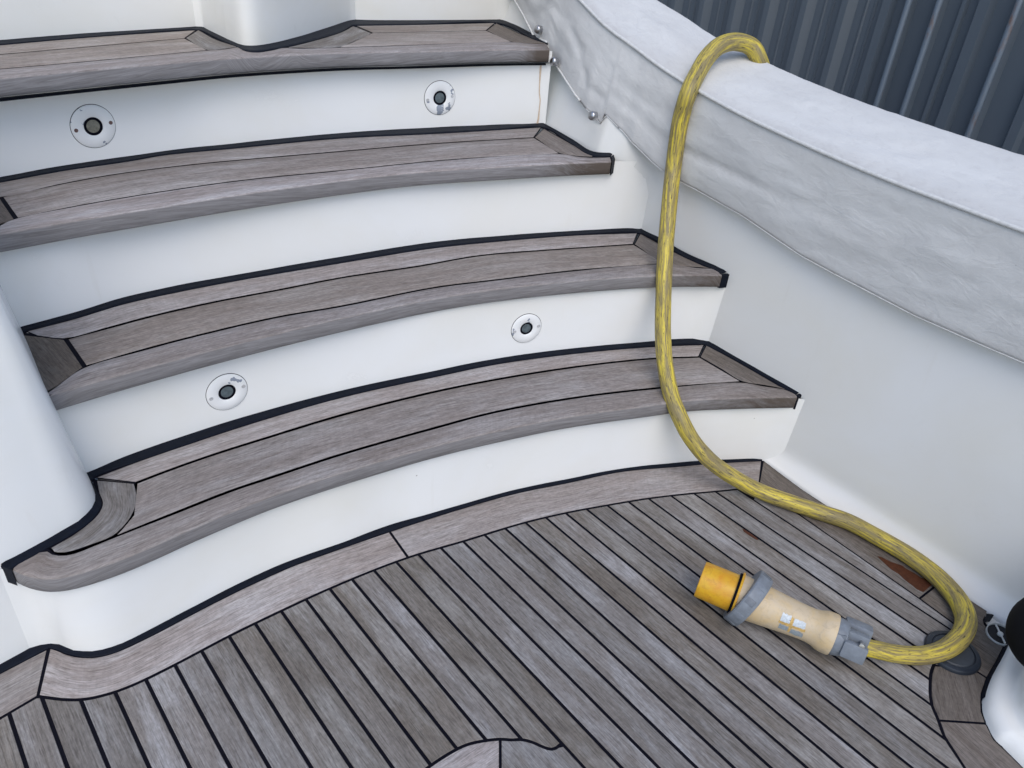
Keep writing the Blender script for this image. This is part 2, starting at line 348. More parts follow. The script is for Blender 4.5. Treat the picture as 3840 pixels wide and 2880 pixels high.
def board(name, parent, A, B, z, m, g=0.0022, n=70, nose=None, smooth_path=True, stainf=None, trim=(True, True), start=None):
    """a teak board lofted between two edges in plan; nose = thickness of a rounded front edge on side B"""
    A = resample(cr(A) if smooth_path else A, n); B = resample(cr(B) if smooth_path else B, n)
    if trim[0]:
        g0 = g * .35 if start else g
        A[0] = A[0] + (A[1] - A[0]).normalized() * g0; B[0] = B[0] + (B[1] - B[0]).normalized() * g0
    if trim[1]:
        A[-1] = A[-1] + (A[-2] - A[-1]).normalized() * g; B[-1] = B[-1] + (B[-2] - B[-1]).normalized() * g
    if start: S_ = resample(cr(start), 40); A0, B0 = S_[0].copy(), S_[-1].copy(); S_ = [q + (S_[20] - A0.lerp(B0, .5)).normalized() * g * .4 for q in S_]
    V = []; UV = []; ST = []; FA = []; u = 0.0; nc = None
    for i in range(n):
        a, b = A[i], B[i]; W = max((b - a).length, 0.004); d = (b - a).normalized() if (b - a).length > 1e-6 else Vector((0, -1))
        if i: u += ((A[i] + B[i]) / 2 - (A[i - 1] + B[i - 1]) / 2).length
        st_ = (lambda f: (S_[min(39, int(f * 39.99))] - A0.lerp(B0, f)) * max(0, 1 - i / 9) ** 2) if start else None
        gg = min(g, W * .3); e = min(0.0008, W * .1)
        if nose:
            t = nose; k = min(0.0045, W * .3)
            pr = [(gg, -.008), (gg, -.0006), (gg + e, 0), (gg + (W - gg - k) * .33, 0), (gg + (W - gg - k) * .66, 0), (W - k, 0), (W - k * .5, -k * .12),
                  (W - k * .18, -k * .42), (W, -k), (W, -t * .55), (W, -t + .003), (W - .003, -t), (W - min(.05, W * .9), -t)]
        else:
            pr = [(gg, -.008), (gg, -.0006), (gg + e, 0), (gg + (W - 2 * gg) * .33, 0), (gg + (W - 2 * gg) * .66, 0), (W - gg - e, 0), (W - gg, -.0006), (W - gg, -.008)]
        nc = len(pr); vv = 0; last = None
        for (s, h) in pr:
            p = a + d * s
            if st_: p = p + st_(min(1, max(0, s / W)))
            V.append((p.x, p.y, z + h))
            vv += 0 if last is None else math.hypot(s - last[0], h - last[1]); last = (s, h)
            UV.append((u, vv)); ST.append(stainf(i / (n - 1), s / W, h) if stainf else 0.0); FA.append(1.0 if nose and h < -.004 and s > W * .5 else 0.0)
    Fc = grid_faces(n, nc)
    Fc.append(tuple(range(nc - 1, -1, -1))); Fc.append(tuple((n - 1) * nc + j for j in range(nc)))
    o = obj(name, V, Fc, m, parent, UV, True, ST, face=FA, sharp=50); return fix_normals(o)
def poly_offset(P, g):
    n = len(P); area = sum(P[i].x * P[(i + 1) % n].y - P[(i + 1) % n].x * P[i].y for i in range(n))
    s = 1 if area > 0 else -1; out = []
    for i in range(n):
        a, b, c = P[i - 1], P[i], P[(i + 1) % n]
        e1 = (b - a); e2 = (c - b)
        if e1.length < 1e-7 or e2.length < 1e-7: out.append(b.copy()); continue
        e1.normalize(); e2.normalize()
        n1 = Vector((-e1.y, e1.x)) * s; n2 = Vector((-e2.y, e2.x)) * s
        k = n1 + n2; q = max(1 + n1.dot(n2), 0.35); out.append(b + k * (g / q))
    return out
def clean(P, eps=2e-4):
    out = []
    for p in P:
        if not out or (p - out[-1]).length > eps: out.append(p)
    if len(out) > 2 and (out[0] - out[-1]).length < eps: out.pop()
    return out
def prism(name, parent, P, z, m, g=0.0024, th=0.008, grain=None, bev=0.0006):
    """flat board cut to a polygon"""
    P = clean(P); gd = (grain or TT).normalized(); gx = Vector((-gd.y, gd.x))
    P0 = poly_offset(P, g); P1 = poly_offset(P, g + bev); n = len(P)
    V = [(p.x, p.y, z) for p in P1] + [(p.x, p.y, z - bev) for p in P0] + [(p.x, p.y, z - th) for p in P0]
    UV = [(gd.dot(Vector(v[:2])), gx.dot(Vector(v[:2])) + (v[2] - z)) for v in V]
    Fc = [tuple(range(n))]
    for r in (0, 1):
        for i in range(n): Fc.append((r * n + i, r * n + (i + 1) % n, (r + 1) * n + (i + 1) % n, (r + 1) * n + i))
    return fix_normals(obj(name, V, Fc, m, parent, UV, False))
def sheet(name, parent, P, z, m, th=0.004):
    P = clean(P); n = len(P)
    V = [(p.x, p.y, z) for p in P] + [(p.x, p.y, z - th) for p in P]
    Fc = [tuple(range(n)), tuple(range(2 * n - 1, n - 1, -1))] + [(i, (i + 1) % n, n + (i + 1) % n, n + i) for i in range(n)]
    return fix_normals(obj(name, V, Fc, m, parent, [(v[0], v[1]) for v in V], False))
def bead(name, parent, O, I, z, ho=0.008, hi=0.0015, n=150, wob=0.0009, m=None):
    """black sealant strip: O along the wall, I along the wood"""
    O = resample(cr(O), n); I = resample(cr(I), n); V = []
    for i in range(n):
        o_, w_ = O[i], I[i]; d = (w_ - o_); L_ = max(d.length, 1e-4); d = d / L_
        wb = wob * noise.noise(Vector((i * .31, z * 7, 0))) * 2 + wob * noise.noise(Vector((i * 1.7, z * 3, 5)))
        hb = 1 + .18 * noise.noise(Vector((i * .17, z * 9, 3)))
        for s, h in ((-.004, ho * hb + .001), (0, ho * hb), (L_ * .3, ho * .72 * hb), (L_ * .7, ho * .38 * hb), (L_ + wb, hi), (L_ + .0012 + wb, hi - .0015), (L_ + .001, -.004)):
            p = o_ + d * s; V.append((p.x, p.y, z + h))
    return fix_normals(obj(name, V, grid_faces(n, 7), m or M_SEAL, parent, None, True))
def tube(P, radii, ns=20, caps=True, uvscale=True, oval=None):
    n = len(P); V = []; UV = []; u = 0
    t0 = (P[1] - P[0]).normalized(); nrm = t0.orthogonal().normalized()
    for i in range(n):
        t = (P[min(i + 1, n - 1)] - P[max(i - 1, 0)]).normalized()
        nrm = (nrm - t * nrm.dot(t)).normalized(); bn = t.cross(nrm)
        if i: u += (P[i] - P[i - 1]).length
        r = radii[i] if isinstance(radii, (list, tuple)) else radii
        for k in range(ns + 1):
            a = 2 * math.pi * k / ns; V.append(P[i] + nrm * (r * math.cos(a)) + bn * (r * math.sin(a))); UV.append((u, r * a))
    Fc = grid_faces(n, ns + 1)
    if caps: Fc += [tuple(range(ns, -1, -1)), tuple((n - 1) * (ns + 1) + k for k in range(ns + 1))]
    return V, Fc, UV
def lathe(profile, O, axis, ns=40, side=None):
    """profile: (distance along axis, radius)"""
    ax = axis.normalized(); e1 = (side - ax * side.dot(ax)).normalized() if side else ax.orthogonal().normalized(); e2 = ax.cross(e1); V = []
    for (s, r) in profile:
        for k in range(ns):
            a = 2 * math.pi * k / ns; V.append(O + ax * s + e1 * (r * math.cos(a)) + e2 * (r * math.sin(a)))
    Fc = grid_faces(len(profile), ns, True)
    if profile[0][1] > 1e-5: Fc.append(tuple(range(ns - 1, -1, -1)))
    if profile[-1][1] > 1e-5: Fc.append(tuple((len(profile) - 1) * ns + k for k in range(ns)))
    return V, Fc
def lathe_obj(name, parent, prof, O, axis, m, ns=40, sharp=35, side=None):
    V, Fc = lathe(prof, O, axis, ns, side)
    o = obj(name, V, Fc, m, parent, None, True, sharp=sharp); bm = bmesh.new(); bm.from_mesh(o.data)
    bmesh.ops.remove_doubles(bm, verts=bm.verts[:], dist=1e-6); bmesh.ops.recalc_face_normals(bm, faces=bm.faces[:]); bm.to_mesh(o.data); bm.free()
    o.data.shade_smooth(); o.data.set_sharp_from_angle(angle=math.radians(sharp)); return o
def box(name, parent, O, ax, ay, az, size, m, bev=0.002):
    bm = bmesh.new(); bmesh.ops.create_cube(bm, size=1.0)
    for v in bm.verts: v.co = Vector((v.co.x * size[0], v.co.y * size[1], v.co.z * size[2]))
    if bev: bmesh.ops.bevel(bm, geom=bm.edges[:], offset=bev, segments=2, affect='EDGES', profile=0.6)
    for v in bm.verts: v.co = O + ax * v.co.x + ay * v.co.y + az * v.co.z
    me = bpy.data.meshes.new(name); bm.to_mesh(me); bm.free(); me.materials.append(m); me.shade_smooth(); me.set_sharp_from_angle(angle=math.radians(40))
    o = bpy.data.objects.new(name, me); COL.objects.link(o)
    if parent is not None: o.parent = parent; o.matrix_parent_inverse = parent.matrix_world.inverted()
    return fix_normals(o)
def wall_strip(name, parent, P, z0, z1, m, n=None, nz=3):
    P = resample(cr(P), n) if n else [Vector(p) for p in P]
    V = [(p.x, p.y, z0 + (z1 - z0) * k / nz) for k in range(nz + 1) for p in P]
    return obj(name, V, grid_faces(nz + 1, len(P)), m, parent, None, True)

# ------------------------------------------------------------------ ground far below the boat
G = 60.0
gr = obj('ground', [(-G, -G, -1.7), (G, -G, -1.7), (G, G, -1.7), (-G, G, -1.7)], [(0, 1, 2, 3)], M_GROUND, None, None, False); tag(gr, kind='structure')

# ------------------------------------------------------------------ deck
deck = obj('deck', [(-1.6, -.6, -.008), (2.4, -.6, -.008), (2.4, 1.9, -.008), (-1.6, 1.9, -.008), (-1.6, -.6, -.06), (2.4, -.6, -.06), (2.4, 1.9, -.06), (-1.6, 1.9, -.06)],
           [(0, 1, 2, 3), (7, 6, 5, 4), (0, 4, 5, 1), (1, 5, 6, 2), (2, 6, 7, 3), (3, 7, 4, 0)], M_GEL2, None, None, False)
tag(deck, 'white moulded deck laid with grey teak planks', None, None, 'structure')
OFF = [-0.074, -0.0254, 0.0236, 0.0728, 0.1217, 0.1717, 0.2198, 0.272, 0.3223, 0.3744, 0.4255, 0.4759, 0.5241, 0.5727, 0.6221, 0.6719, 0.7216, 0.7725,
       0.8231, 0.8736, 0.9231, 0.972, 1.0202, 1.0699, 1.1197, 1.1711, 1.2197, 1.2732, 1.327, 1.377, 1.4307]
OFF = [OFF[0] - .0495 * k for k in range(18, 0, -1)] + OFF
r1_base = lv(0, 'g', (325, 850), (360, 860), (450, 898), (550, 910), (620, 908), (700, 890), (800, 855), (1000, 755), (1200, 650), (1500, 495), (1800, 355), (2000, 280), (2212, 208),
             'h', (300, 95), (600, 10), 'j', (0, 425), (700, 280), (1430, 140), (2212, 57), 'k', (280, 35), (1030, 5))
m_out_left = ext(lv(0, 'g', (0, 1042), (150, 965), (290, 890), (314, 880)), .5, 0)
m_wall_left = ext(lv(0, 'g', (0, 1005), (100, 950), (200, 895), (290, 860), (325, 850)), .5, 0)
m_out = lv(0, 'g', (320, 877), (360, 886), (440, 920), (540, 937), (640, 933), (760, 900), (1000, 788), (1300, 630), (1600, 480), (1900, 345), (2212, 232),
           'h', (330, 118), (680, 5), 'j', (0, 455), (700, 310), (1430, 160), (2212, 90), 'k', (300, 62), (1030, 22))
m_in_left = ext(lv(0, 'g', (0, 1335), (245, 1192)), .5, 0)
m_in = lv(0, 'g', (245, 1192), (300, 1200), (440, 1215), (560, 1210), (700, 1178), (850, 1125), (1125, 992), (1480, 805), (1820, 640), (2212, 462), 'h', (420, 298), (800, 185),
          'j', (170, 825), (700, 700), (1240, 600), (1760, 515), (2212, 460), 'k', (400, 425), (790, 385), (990, 362))
ff0 = lv(0, 'k', (990, 362))[0]
ffm = lv(0, 'i', (1535, 560))[0]; ff1 = lv(0, 's', (3584, 2343))[0]
arc = lv(0, 's', (3584, 2343), (3560, 2410), 'l', (1045, 325), (1010, 430), (1000, 560), (1000, 700), (1025, 850), (1100, 1030), (1180, 1240), (1450, 1659), (1800, 2250))
h_arc = lv(0, 'o', (620, 1360), (570, 1400), (500, 1415), (400, 1385), (250, 1320), (110, 1290), (0, 1295), 'n', (2060, 1285), (1860, 1305), (1650, 1350), (1490, 1420), (1170, 1620), (800, 1920))
o_line = OFF[18 + 14]
def on_line(off, a): return NN * off + TT * a
inner = cr(m_in) + [ff0.lerp(ff1, .5)] + cr(arc) + [on_line(1.2, -1.0), on_line(o_line, -1.0)] + cr(h_arc) + [on_line(h_arc[-1].dot(NN), -1.0), on_line(-.9, -1.0), on_line(-.9, .6)] + [m_in_left[0]]
def clip_half(P, nrm, c):             # keep nrm.p >= c
    out = []
    for i in range(len(P)):
        a, b = P[i - 1], P[i]; da, db = a.dot(nrm) - c, b.dot(nrm) - c
        if (da >= 0) != (db >= 0): out.append(a + (b - a) * (da / (da - db)))
        if db >= 0: out.append(b)
    return out
# black caulk lies under all the teak, just below its surface
teak_outline = [m_out_left[0], m_out_left[-1]] + cr(m_out) + lv(0, 'k', (1050, 25), (1220, 155), (1550, 400), (1880, 615), 'm', (1400, 820), (1640, 985), (1600, 1140), (1915, 1500), 'l', (1960, 90), (1740, 495), (1665, 800), (1725, 1090), (1950, 1400), (2212, 1659)) + [on_line(1.35, -1.0), on_line(-.95, -1.0)]
sheet('caulking', deck, teak_outline, -.0008, M_CAULK, .003)
def crossings(P, off):
    out = []
    for i in range(len(P)):
        p, q = P[i - 1], P[i]; d0, d1 = p.dot(NN) - off, q.dot(NN) - off
        if (d0 >= 0) != (d1 >= 0): out.append((p + (q - p) * (d0 / (d0 - d1))).dot(TT))
    return sorted(out, reverse=True)
inner2 = poly_offset(clean(inner, 1e-3), .0032)
def plank(d0, d1, g=0.0031):
    rows = []
    vs = [d0 + g + (d1 - d0 - 2 * g) * f for f in (0, .013, .1, .2, .3, .4, .5, .6, .7, .8, .9, .987, 1)]
    for j, v in enumerate(vs):
        c = crossings(inner2, v)
        if len(c) < 2 or c[0] - c[1] < .012: continue
        a1, a0 = c[0], c[1]
        rows.append((v, a0, a1, j in (0, 12)))
    if len(rows) < 3: return
    V = []; UV = []; z = random.uniform(-.0002, .0003); na = 10
    for (v, a0, a1, e) in rows:
        L_ = [(a0, -.008), (a0, -.0006), (a0 + .0008, 0)] + [(a0 + (a1 - a0) * k / na, 0) for k in range(1, na)] + [(a1 - .0008, 0), (a1, -.0006), (a1, -.008)]
        for (a, h) in L_:
            q = NN * v + TT * a; V.append((q.x, q.y, z + (min(h, -.0006) if e else h))); UV.append((a, v))
    nc = na + 5
    for r, sgn in ((0, 1), (len(rows) - 1, 1)):          # long sides
        pass
    Fc = grid_faces(len(rows), nc)
    b0 = len(V)
    for r in (0, len(rows) - 1):
        for k in range(nc): x = V[r * nc + k]; V.append((x[0], x[1], z - .008)); UV.append(UV[r * nc + k])
    for k in range(nc - 1):
        Fc.append((k, b0 + k, b0 + k + 1, k + 1)); r = (len(rows) - 1) * nc; Fc.append((r + k, r + k + 1, b0 + nc + k + 1, b0 + nc + k))
    fix_normals(obj('plank', V, Fc, M_DECK, deck, UV, False))
for d0, d1 in zip(OFF[:-1], OFF[1:]): plank(d0, d1)
# narrow plank beside the border board
P = clean([ff0 + (ffm - ff0) * .0, ffm, ff1] + [on_line(1.4307, ff1.dot(TT) - .02), on_line(1.4307, ff0.dot(TT) - .02)])
prism('plank', deck, P, .0002, M_DECK)
# border boards
jc0, jc1 = lv(0, 'h', (325, 120), (425, 298))
def split(P, q):
    P = resample(cr(P), 160); k = min(range(160), key=lambda i: (P[i] - q).length); return P[:k + 1], P[k:]
oa, ob = split(m_out, jc0); ia, ib = split(m_in, jc1)
board('border_board', deck, oa, ia, 0, M_TREAD, n=90, g=.0030, smooth_path=False)
board('border_board', deck, ob, ib, 0, M_TREAD, n=90, g=.0030, smooth_path=False)
board('border_board', deck, m_out_left, m_in_left, 0, M_TREAD, n=20, g=.0030, smooth_path=False)
w0 = lv(0, 'k', (1045, 22), (1220, 155), (1550, 400), (1880, 615), 'i', (1250, 205), (1645, 465))
cj = lv(0, 'i', (1645, 465))[0]
w_mid = at(px('i', (1690, 438))[0]).xy
board('border_board', deck, [w0[0], *lv(0, 'k', (1220, 155), (1550, 400), (1880, 615)), w_mid], [ff0 + Vector((0, .004)), ff0.lerp(ffm, .5), ffm], 0, M_DARK, n=40, smooth_path=False)
capO = at(px('i', (1745, 915))[0], 0.0)
Pb = [ffm] + [w_mid] + lv(0, 'm', (1400, 820), (1640, 985), (1662, 1030), (1600, 1130), (1612, 1190), (1700, 1310), (1915, 1500), 'l', (1960, 90), (1860, 290), (1740, 495), (1530, 360), (1045, 325), 's', (3560, 2410), (3584, 2343))
prism('border_board', deck, Pb, 0, M_DARK, grain=Vector((.5, -.6)))
Pb = lv(0, 'l', (1045, 325), (1530, 360), (1740, 495), (1670, 700), (1665, 800), (1670, 930), (1725, 1080), (1110, 1040), (1025, 850), (1000, 700), (1000, 560), (1010, 430))
prism('border_board', deck, Pb, 0, M_DARK, grain=Vector((.2, 1)))
Pb = lv(0, 'l', (1110, 1040), (1725, 1080), (1830, 1290), (1950, 1400), (2212, 1659), (2600, 2050), (2200, 2400), (1800, 2250), (1450, 1659), (1180, 1240))
prism('border_board', deck, Pb, 0, M_DARK, grain=Vector((.45, -.7)))
# rounded inlay at the bottom of the picture
hj0, hj1 = lv(0, 'n', (2060, 1285), (2060, 1659)); hj2 = hj0 + (hj1 - hj0) * 3
hfull = cr(h_arc); k = min(range(len(hfull)), key=lambda i: (hfull[i] - hj0).length); hfull[k] = hj0
hA, hB = hfull[k:], hfull[:k + 1]; hA = [hj0] + clean(hA[4:], .006); hB = clean(hB[4:-4], .006) + [hj0]
prism('inlay_board', deck, hA + [hj2], 0, M_TREAD, grain=Vector((.6, .5)))
prism('inlay_board', deck, hB + [hj2, on_line(o_line, -.3), on_line(o_line, hB[0].dot(TT) - .004)], 0, M_DECK, grain=TT)
# torn places where the grey surface has come off
sheet('bare_wood_patch', deck, lv(0, 'i', (1262, 288), (1285, 292), (1350, 325), (1425, 350), (1440, 365), (1500, 398), (1545, 428), (1570, 432), (1612, 474), (1560, 520), (1515, 500), (1490, 478), (1440, 440), (1400, 402), (1350, 372), (1310, 335)), .0009, M_BARE, .001)
sheet('bare_wood_patch', deck, lv(0, 'k', (775, 915), (800, 918), (880, 970), (960, 1030), (982, 1055), (950, 1050), (860, 995), (790, 945)), .0007, M_BARE, .001)
bead('sealant', deck, m_wall_left, m_out_left, 0, .004, n=40)
bead('sealant', deck, ext(r1_base, .012), ext(m_out, .010), 0, .0035)
bead('sealant', deck, lv(0, 'l', (1980, 80), (1880, 290), (1770, 495), (1695, 690), (1685, 770)), lv(0, 'l', (1955, 90), (1850, 290), (1738, 490), (1668, 690), (1662, 770)), 0, .006, n=60)
bead('sealant', deck, lv(0, 'm', (1700, 1065), (1660, 1130), (1625, 1185)), lv(0, 'm', (1655, 1035), (1600, 1130), (1598, 1180)), 0, .006, n=20)

# ------------------------------------------------------------------ staircase
stairs = empty('staircase', (0, 1.6, 0)); tag(stairs, 'white moulded staircase with four curved weathered teak treads', 'staircase')
def stain_ends(lo, hi, amt=1.0):
    def f(u, v, h):
        s = 0.0
        if u > hi: s = (u - hi) / (1 - hi)
        return amt * min(1, s * 1.15) * (1.0 if h < -.003 else .62)
    return f
def tread(k, wall, wood, boards, noseA, noseB, st, ends=(), starts=None, polys=()):
    z = Z[k]
    V = []; Fc = []
    for A, B, full in [(A, B, 1) for (A, B, _) in boards] + [(noseA, noseB, 0)]:
        n = 90; A_ = resample(cr(A), n); B_ = resample(cr(B), n); b0 = len(V)
        for a, b in zip(A_, B_):
            d = (b - a); L_ = d.length; d = d / max(L_, 1e-6)
            for q, h in ((a - d * .004, -.0005), ((b + d * .004) if full else (a + d * min(.02, L_ * .5)), -.0005)): V.append((q.x, q.y, z + h))
        Fc += [tuple(b0 + i for i in f) for f in grid_faces(n, 2)]
    for P, _, _ in polys:
        b0 = len(V); V += [(p.x, p.y, z - .0006) for p in poly_offset(P, -.006)]; Fc.append(tuple(b0 + i for i in range(len(P))))
    base = obj('tread', V, Fc, M_CAULK, stairs, None, False)
    base['label'] = ['', 'lowest teak tread, curled round the white pillar at its left end', 'second teak tread from the deck', 'third teak tread from the deck', 'top teak tread, cut round a white column'][k]
    for (A, B, mm) in boards: board('board', base, A, B, z, mm, n=80 if (A[0] - A[-1]).length > .5 else 24, g=.0042, start=starts.get(id(A)) if starts else None)
    for P, mm, gd in polys: prism('board', base, P, z, mm, g=.0040, grain=gd)
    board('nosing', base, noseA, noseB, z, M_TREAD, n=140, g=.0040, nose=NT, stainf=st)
    for O, I in ends: bead('end_sealant', base, O, I, z, .002, n=10)
    bead('sealant', base, wall, wood, z, .0035)
    return base

# tread 1
z = Z[1]
t1_wall_back = lv(z, 'd', (568, 1411), (810, 1308), (1175, 1180), (1600, 1045), (2212, 880), 'e', (600, 752), (1000, 672), (1500, 605), (2000, 560), 'f', (100, 548), (150, 552))
t1_wall_right = lv(z, 'f', (210, 588), (340, 655), (700, 862), (755, 890))
t1_wall_left = lv(z, 'g', (22, 356), (40, 340), (100, 305), (300, 205), (450, 115), (540, 60), (590, 0), 'd', (620, 1625), (625, 1560), (600, 1490))
t1_wood_back = lv(z, 'd', (600, 1438), (900, 1325), (1200, 1222), (1600, 1090), (2212, 912), 'e', (600, 780), (1000, 698), (1500, 630), (2000, 586), 'f', (145, 572))
t1_wood_left = lv(z, 'g', (68, 372), (80, 356), (200, 290), (300, 235), (500, 120), (590, 55), (635, 0), 'd', (655, 1620), (648, 1565), (612, 1490))
t1_wood_right = lv(z, 'f', (200, 600), (330, 668), (680, 868), (735, 900))
J1 = lv(z, 'd', (878, 1470), (1100, 1385), (1400, 1280), (1750, 1170), (2212, 1030), 'e', (600, 880), (1000, 800), (1500, 720), (2000, 665), 'f', (108, 653))
J2m = lv(z, 'g', (740, 158), (900, 95), (1145, 0), 'd', (1500, 1520), (1800, 1420), (2212, 1285), 'e', (600, 1115), (1000, 1010), (1500, 920), (2000, 860), 'f', (385, 815))
J2l = lv(z, 'g', (70, 366), (200, 290), (296, 238), (330, 258), (375, 270), (420, 272), (500, 255), (600, 215))
J2r = lv(z, 'f', (520, 838), (670, 863), (728, 893))
NB = lv(z - NT, 'g', (78, 420), (110, 462), (220, 510), (340, 527), (450, 515), (600, 475), (800, 405), (1000, 320), (1250, 205), (1735, 0), 'e', (0, 1495), (620, 1310), (1100, 1195), (1500, 1115), (2000, 1045), 'f', (30, 1012), (400, 995), (728, 988))
lc = lv(z, 'd', (878, 1470), (895, 1530), (897, 1590), 'g', (875, 0), (840, 60), (740, 158))
tr1 = tread(1, t1_wall_left + t1_wall_back + t1_wall_right, t1_wood_left + t1_wood_back + t1_wood_right,
            [(t1_wood_back, J1, M_TREAD), (J1, J2m, M_TREAD),
             (lv(z, 'd', (612, 1446), (630, 1530), (655, 1600), 'g', (625, 10), (500, 120), (310, 232)), lc[:-1] + lv(z, 'g', (740, 158), (600, 215), (420, 270), (345, 262)), M_DECK),
             (lv(z, 'f', (150, 572), (330, 668), (675, 866)), lv(z, 'f', (108, 653), (250, 735), (385, 815), (520, 838), (668, 864)), M_DARK)],
            J2l + J2m + J2r, NB, stain_ends(0, .72, .75), starts={id(J1): lc})
NB1 = NB
# tread 2
z = Z[2]
t2_wall = ext(lv(z, 'd', (215, 447), (500, 370), (800, 278), (1200, 190), (1600, 118), (2212, 12), 'b', (600, 1575), (1100, 1530), (1500, 1503), (1900, 1488), (1940, 1490)), .12) + lv(z, 'b', (1995, 1513), 's', (2466, 896), (2572, 957), 'f', (250, 95), (275, 115))
t2_woodb = ext(lv(z, 'd', (230, 468), (500, 398), (800, 308), (1200, 220), (1600, 145), (2212, 42), 'b', (600, 1605), (1100, 1555), (1500, 1524), (1925, 1508)), .12)
t2_woodr = lv(z, 's', (2440, 890), (2565, 962), 'f', (225, 100), (248, 118))
J1 = lv(z, 'd', (425, 537), (700, 465), (1000, 385), (1400, 295), (1800, 220), (2212, 140), 'e', (500, 65), 'b', (900, 1655), (1400, 1615), (1895, 1582))
J2m = lv(z, 'd', (550, 718), (900, 615), (1300, 510), (1800, 395), (2212, 325), 'e', (600, 205), (1000, 155), (1500, 95), (2100, 50))
J2l = lv(z, 'd', (150, 1010), (365, 855)); J2r = lv(z, 'f', (110, 75), (215, 82), (242, 108))
NB = ext(lv(z - NT, 'd', (415, 990), (830, 865), (1500, 678), (2212, 497), 'e', (600, 365), (1000, 300), (1500, 245), (2040, 207), 'f', (215, 203), (246, 203)), .14)
NB2 = NB; tr2 = tread(2, t2_wall, t2_woodb + t2_woodr,
      [(ext(t2_woodb[1:], .02), [at(p, z).xy for p in px('d', (242, 516))] + J1, M_TREAD), (J1, J2m, M_TREAD),
       (lv(z, 'b', (1935, 1510), 's', (2565, 962), 'f', (222, 98)), lv(z, 'b', (1895, 1582), 'e', (2100, 50), 'f', (110, 75), (215, 81)), M_DARK)],
      J2l + J2m + J2r, NB, stain_ends(0, .8, .7), polys=[(lv(z, 'd', (60, 495), (240, 515), (425, 537), (550, 718), (365, 855), (150, 1010)), M_DARK, Vector((.75, -.65)))])
# tread 3
z = Z[3]
t3_wall = ext(lv(z, 'a', (0, 1158), (400, 1085), (800, 1025), (1200, 970), (1500, 940), (1760, 912), (2212, 870), 'b', (500, 838), (1000, 815), (1285, 805)), .3) + lv(z, 'b', (1345, 828), (1500, 918), (1635, 996), (1757, 1003))
t3_woodb = ext(lv(z, 'a', (0, 1182), (400, 1108), (800, 1050), (1060, 1005), (1500, 962), (2212, 895), 'b', (600, 866), (1000, 842), (1300, 824)), .3)
t3_woodr = lv(z, 'b', (1480, 925), (1625, 1008), (1748, 1014))
J1 = lv(z, 'a', (5, 1275), (400, 1190), (800, 1120), (1300, 1060), (2212, 980), 'b', (600, 930), (1250, 890))
J2m = lv(z, 'a', (105, 1417), (500, 1335), (1000, 1250), (1600, 1165), (2212, 1105), 'b', (700, 1035), (1420, 995))
J2l = lv(z, 'a', (-250, 1590), (0, 1468)); J2r = lv(z, 'b', (1530, 1012), (1640, 1019), (1748, 1016))
NB = ext(lv(z - NT, 'a', (50, 1628), (500, 1543), (1000, 1457), (1500, 1372), (2212, 1265), 'b', (500, 1205), (1000, 1170), (1500, 1140), (1745, 1130)), .25)
NB3 = NB; tr3 = tread(3, t3_wall, t3_woodb + t3_woodr,
      [(t3_woodb, [at(p, z).xy for p in px('a', (-320, 1240))] + J1, M_TREAD), (J1, J2m, M_TREAD),
       (lv(z, 'b', (1310, 830), (1480, 925), (1635, 1010)), lv(z, 'b', (1250, 890), (1420, 995), (1530, 1012), (1630, 1017)), M_DARK)],
      J2l + J2m + J2r, NB, stain_ends(0, .80, .85), polys=[(lv(z, 'a', (-330, 1236), (5, 1275), (105, 1417), (-240, 1585)), M_DARK, Vector((.75, -.65)))])
# tread 4
z = Z[4]
t4_wall_l = ext(lv(z, 'a', (0, 270), (600, 222), (1270, 180)), .5); t4_wall_c = lv(z, 'p', (450, 292), (700, 420), (835, 475), (900, 487), (1000, 487), (1200, 455), (1500, 375), (1700, 310), (1850, 260), (1975, 222), (2030, 215))
t4_wall_r = lv(z, 'b', (250, 138), (1000, 132), (1100, 160), (1250, 235), (1340, 272))
t4_wood_l = ext(lv(z, 'a', (0, 292), (600, 240), (1275, 194)), .5); t4_wood_c = lv(z, 'p', (430, 318), (600, 400), (800, 487), (880, 525), (990, 540), (1150, 520), (1310, 488), (1500, 445), (1750, 375), (1880, 330), (2000, 266))
t4_wood_r = lv(z, 'b', (90, 166), (500, 160), (1000, 148), (1250, 255), (1338, 284))
J1l = ext(lv(z, 'a', (0, 352), (600, 300), (1200, 247)), .5); J1r = lv(z, 'b', (200, 213), (940, 197))
J2L = ext(lv(z, 'a', (0, 447), (600, 395), (1350, 325)), .5); J2R = lv(z, 'p', (1850, 490), (2212, 480), 'b', (500, 290), (1110, 272))
J2all = J2L + lv(z, 'a', (1480, 315), (1540, 303), 'p', (880, 527), (990, 542), (1150, 522), (1290, 492), (1400, 500)) + J2R + lv(z, 'b', (1200, 280), (1335, 284))
NB = ext(lv(z - NT, 'a', (0, 630), (500, 578), (1000, 528), (1500, 480), (2212, 437), 'b', (500, 424), (1000, 408), (1350, 404)), .5)
tr4 = tread(4, t4_wall_l + t4_wall_c + t4_wall_r, t4_wood_l + t4_wood_c + t4_wood_r,
      [(t4_wood_l, J1l, M_TREAD), (J1l, J2L, M_TREAD),
       (lv(z, 'a', (1285, 192), (1400, 255), (1540, 302)), lv(z, 'a', (1200, 247), (1350, 325), (1440, 318), (1535, 304)), M_DECK),
       (lv(z, 'p', (2000, 267), (1880, 330), (1750, 375), (1500, 445), (1315, 489)), lv(z, 'p', (2200, 345), (2100, 400), (1850, 490), (1600, 497), (1330, 494)), M_DECK),
       (t4_wood_r[:3], J1r, M_TREAD), (J1r, J2R, M_TREAD),
       (lv(z, 'b', (1003, 150), (1250, 255), (1330, 281)), lv(z, 'b', (940, 197), (1110, 272), (1200, 280), (1325, 284)), M_DARK)],
      J2all, NB, stain_ends(0, .93, 1.0))
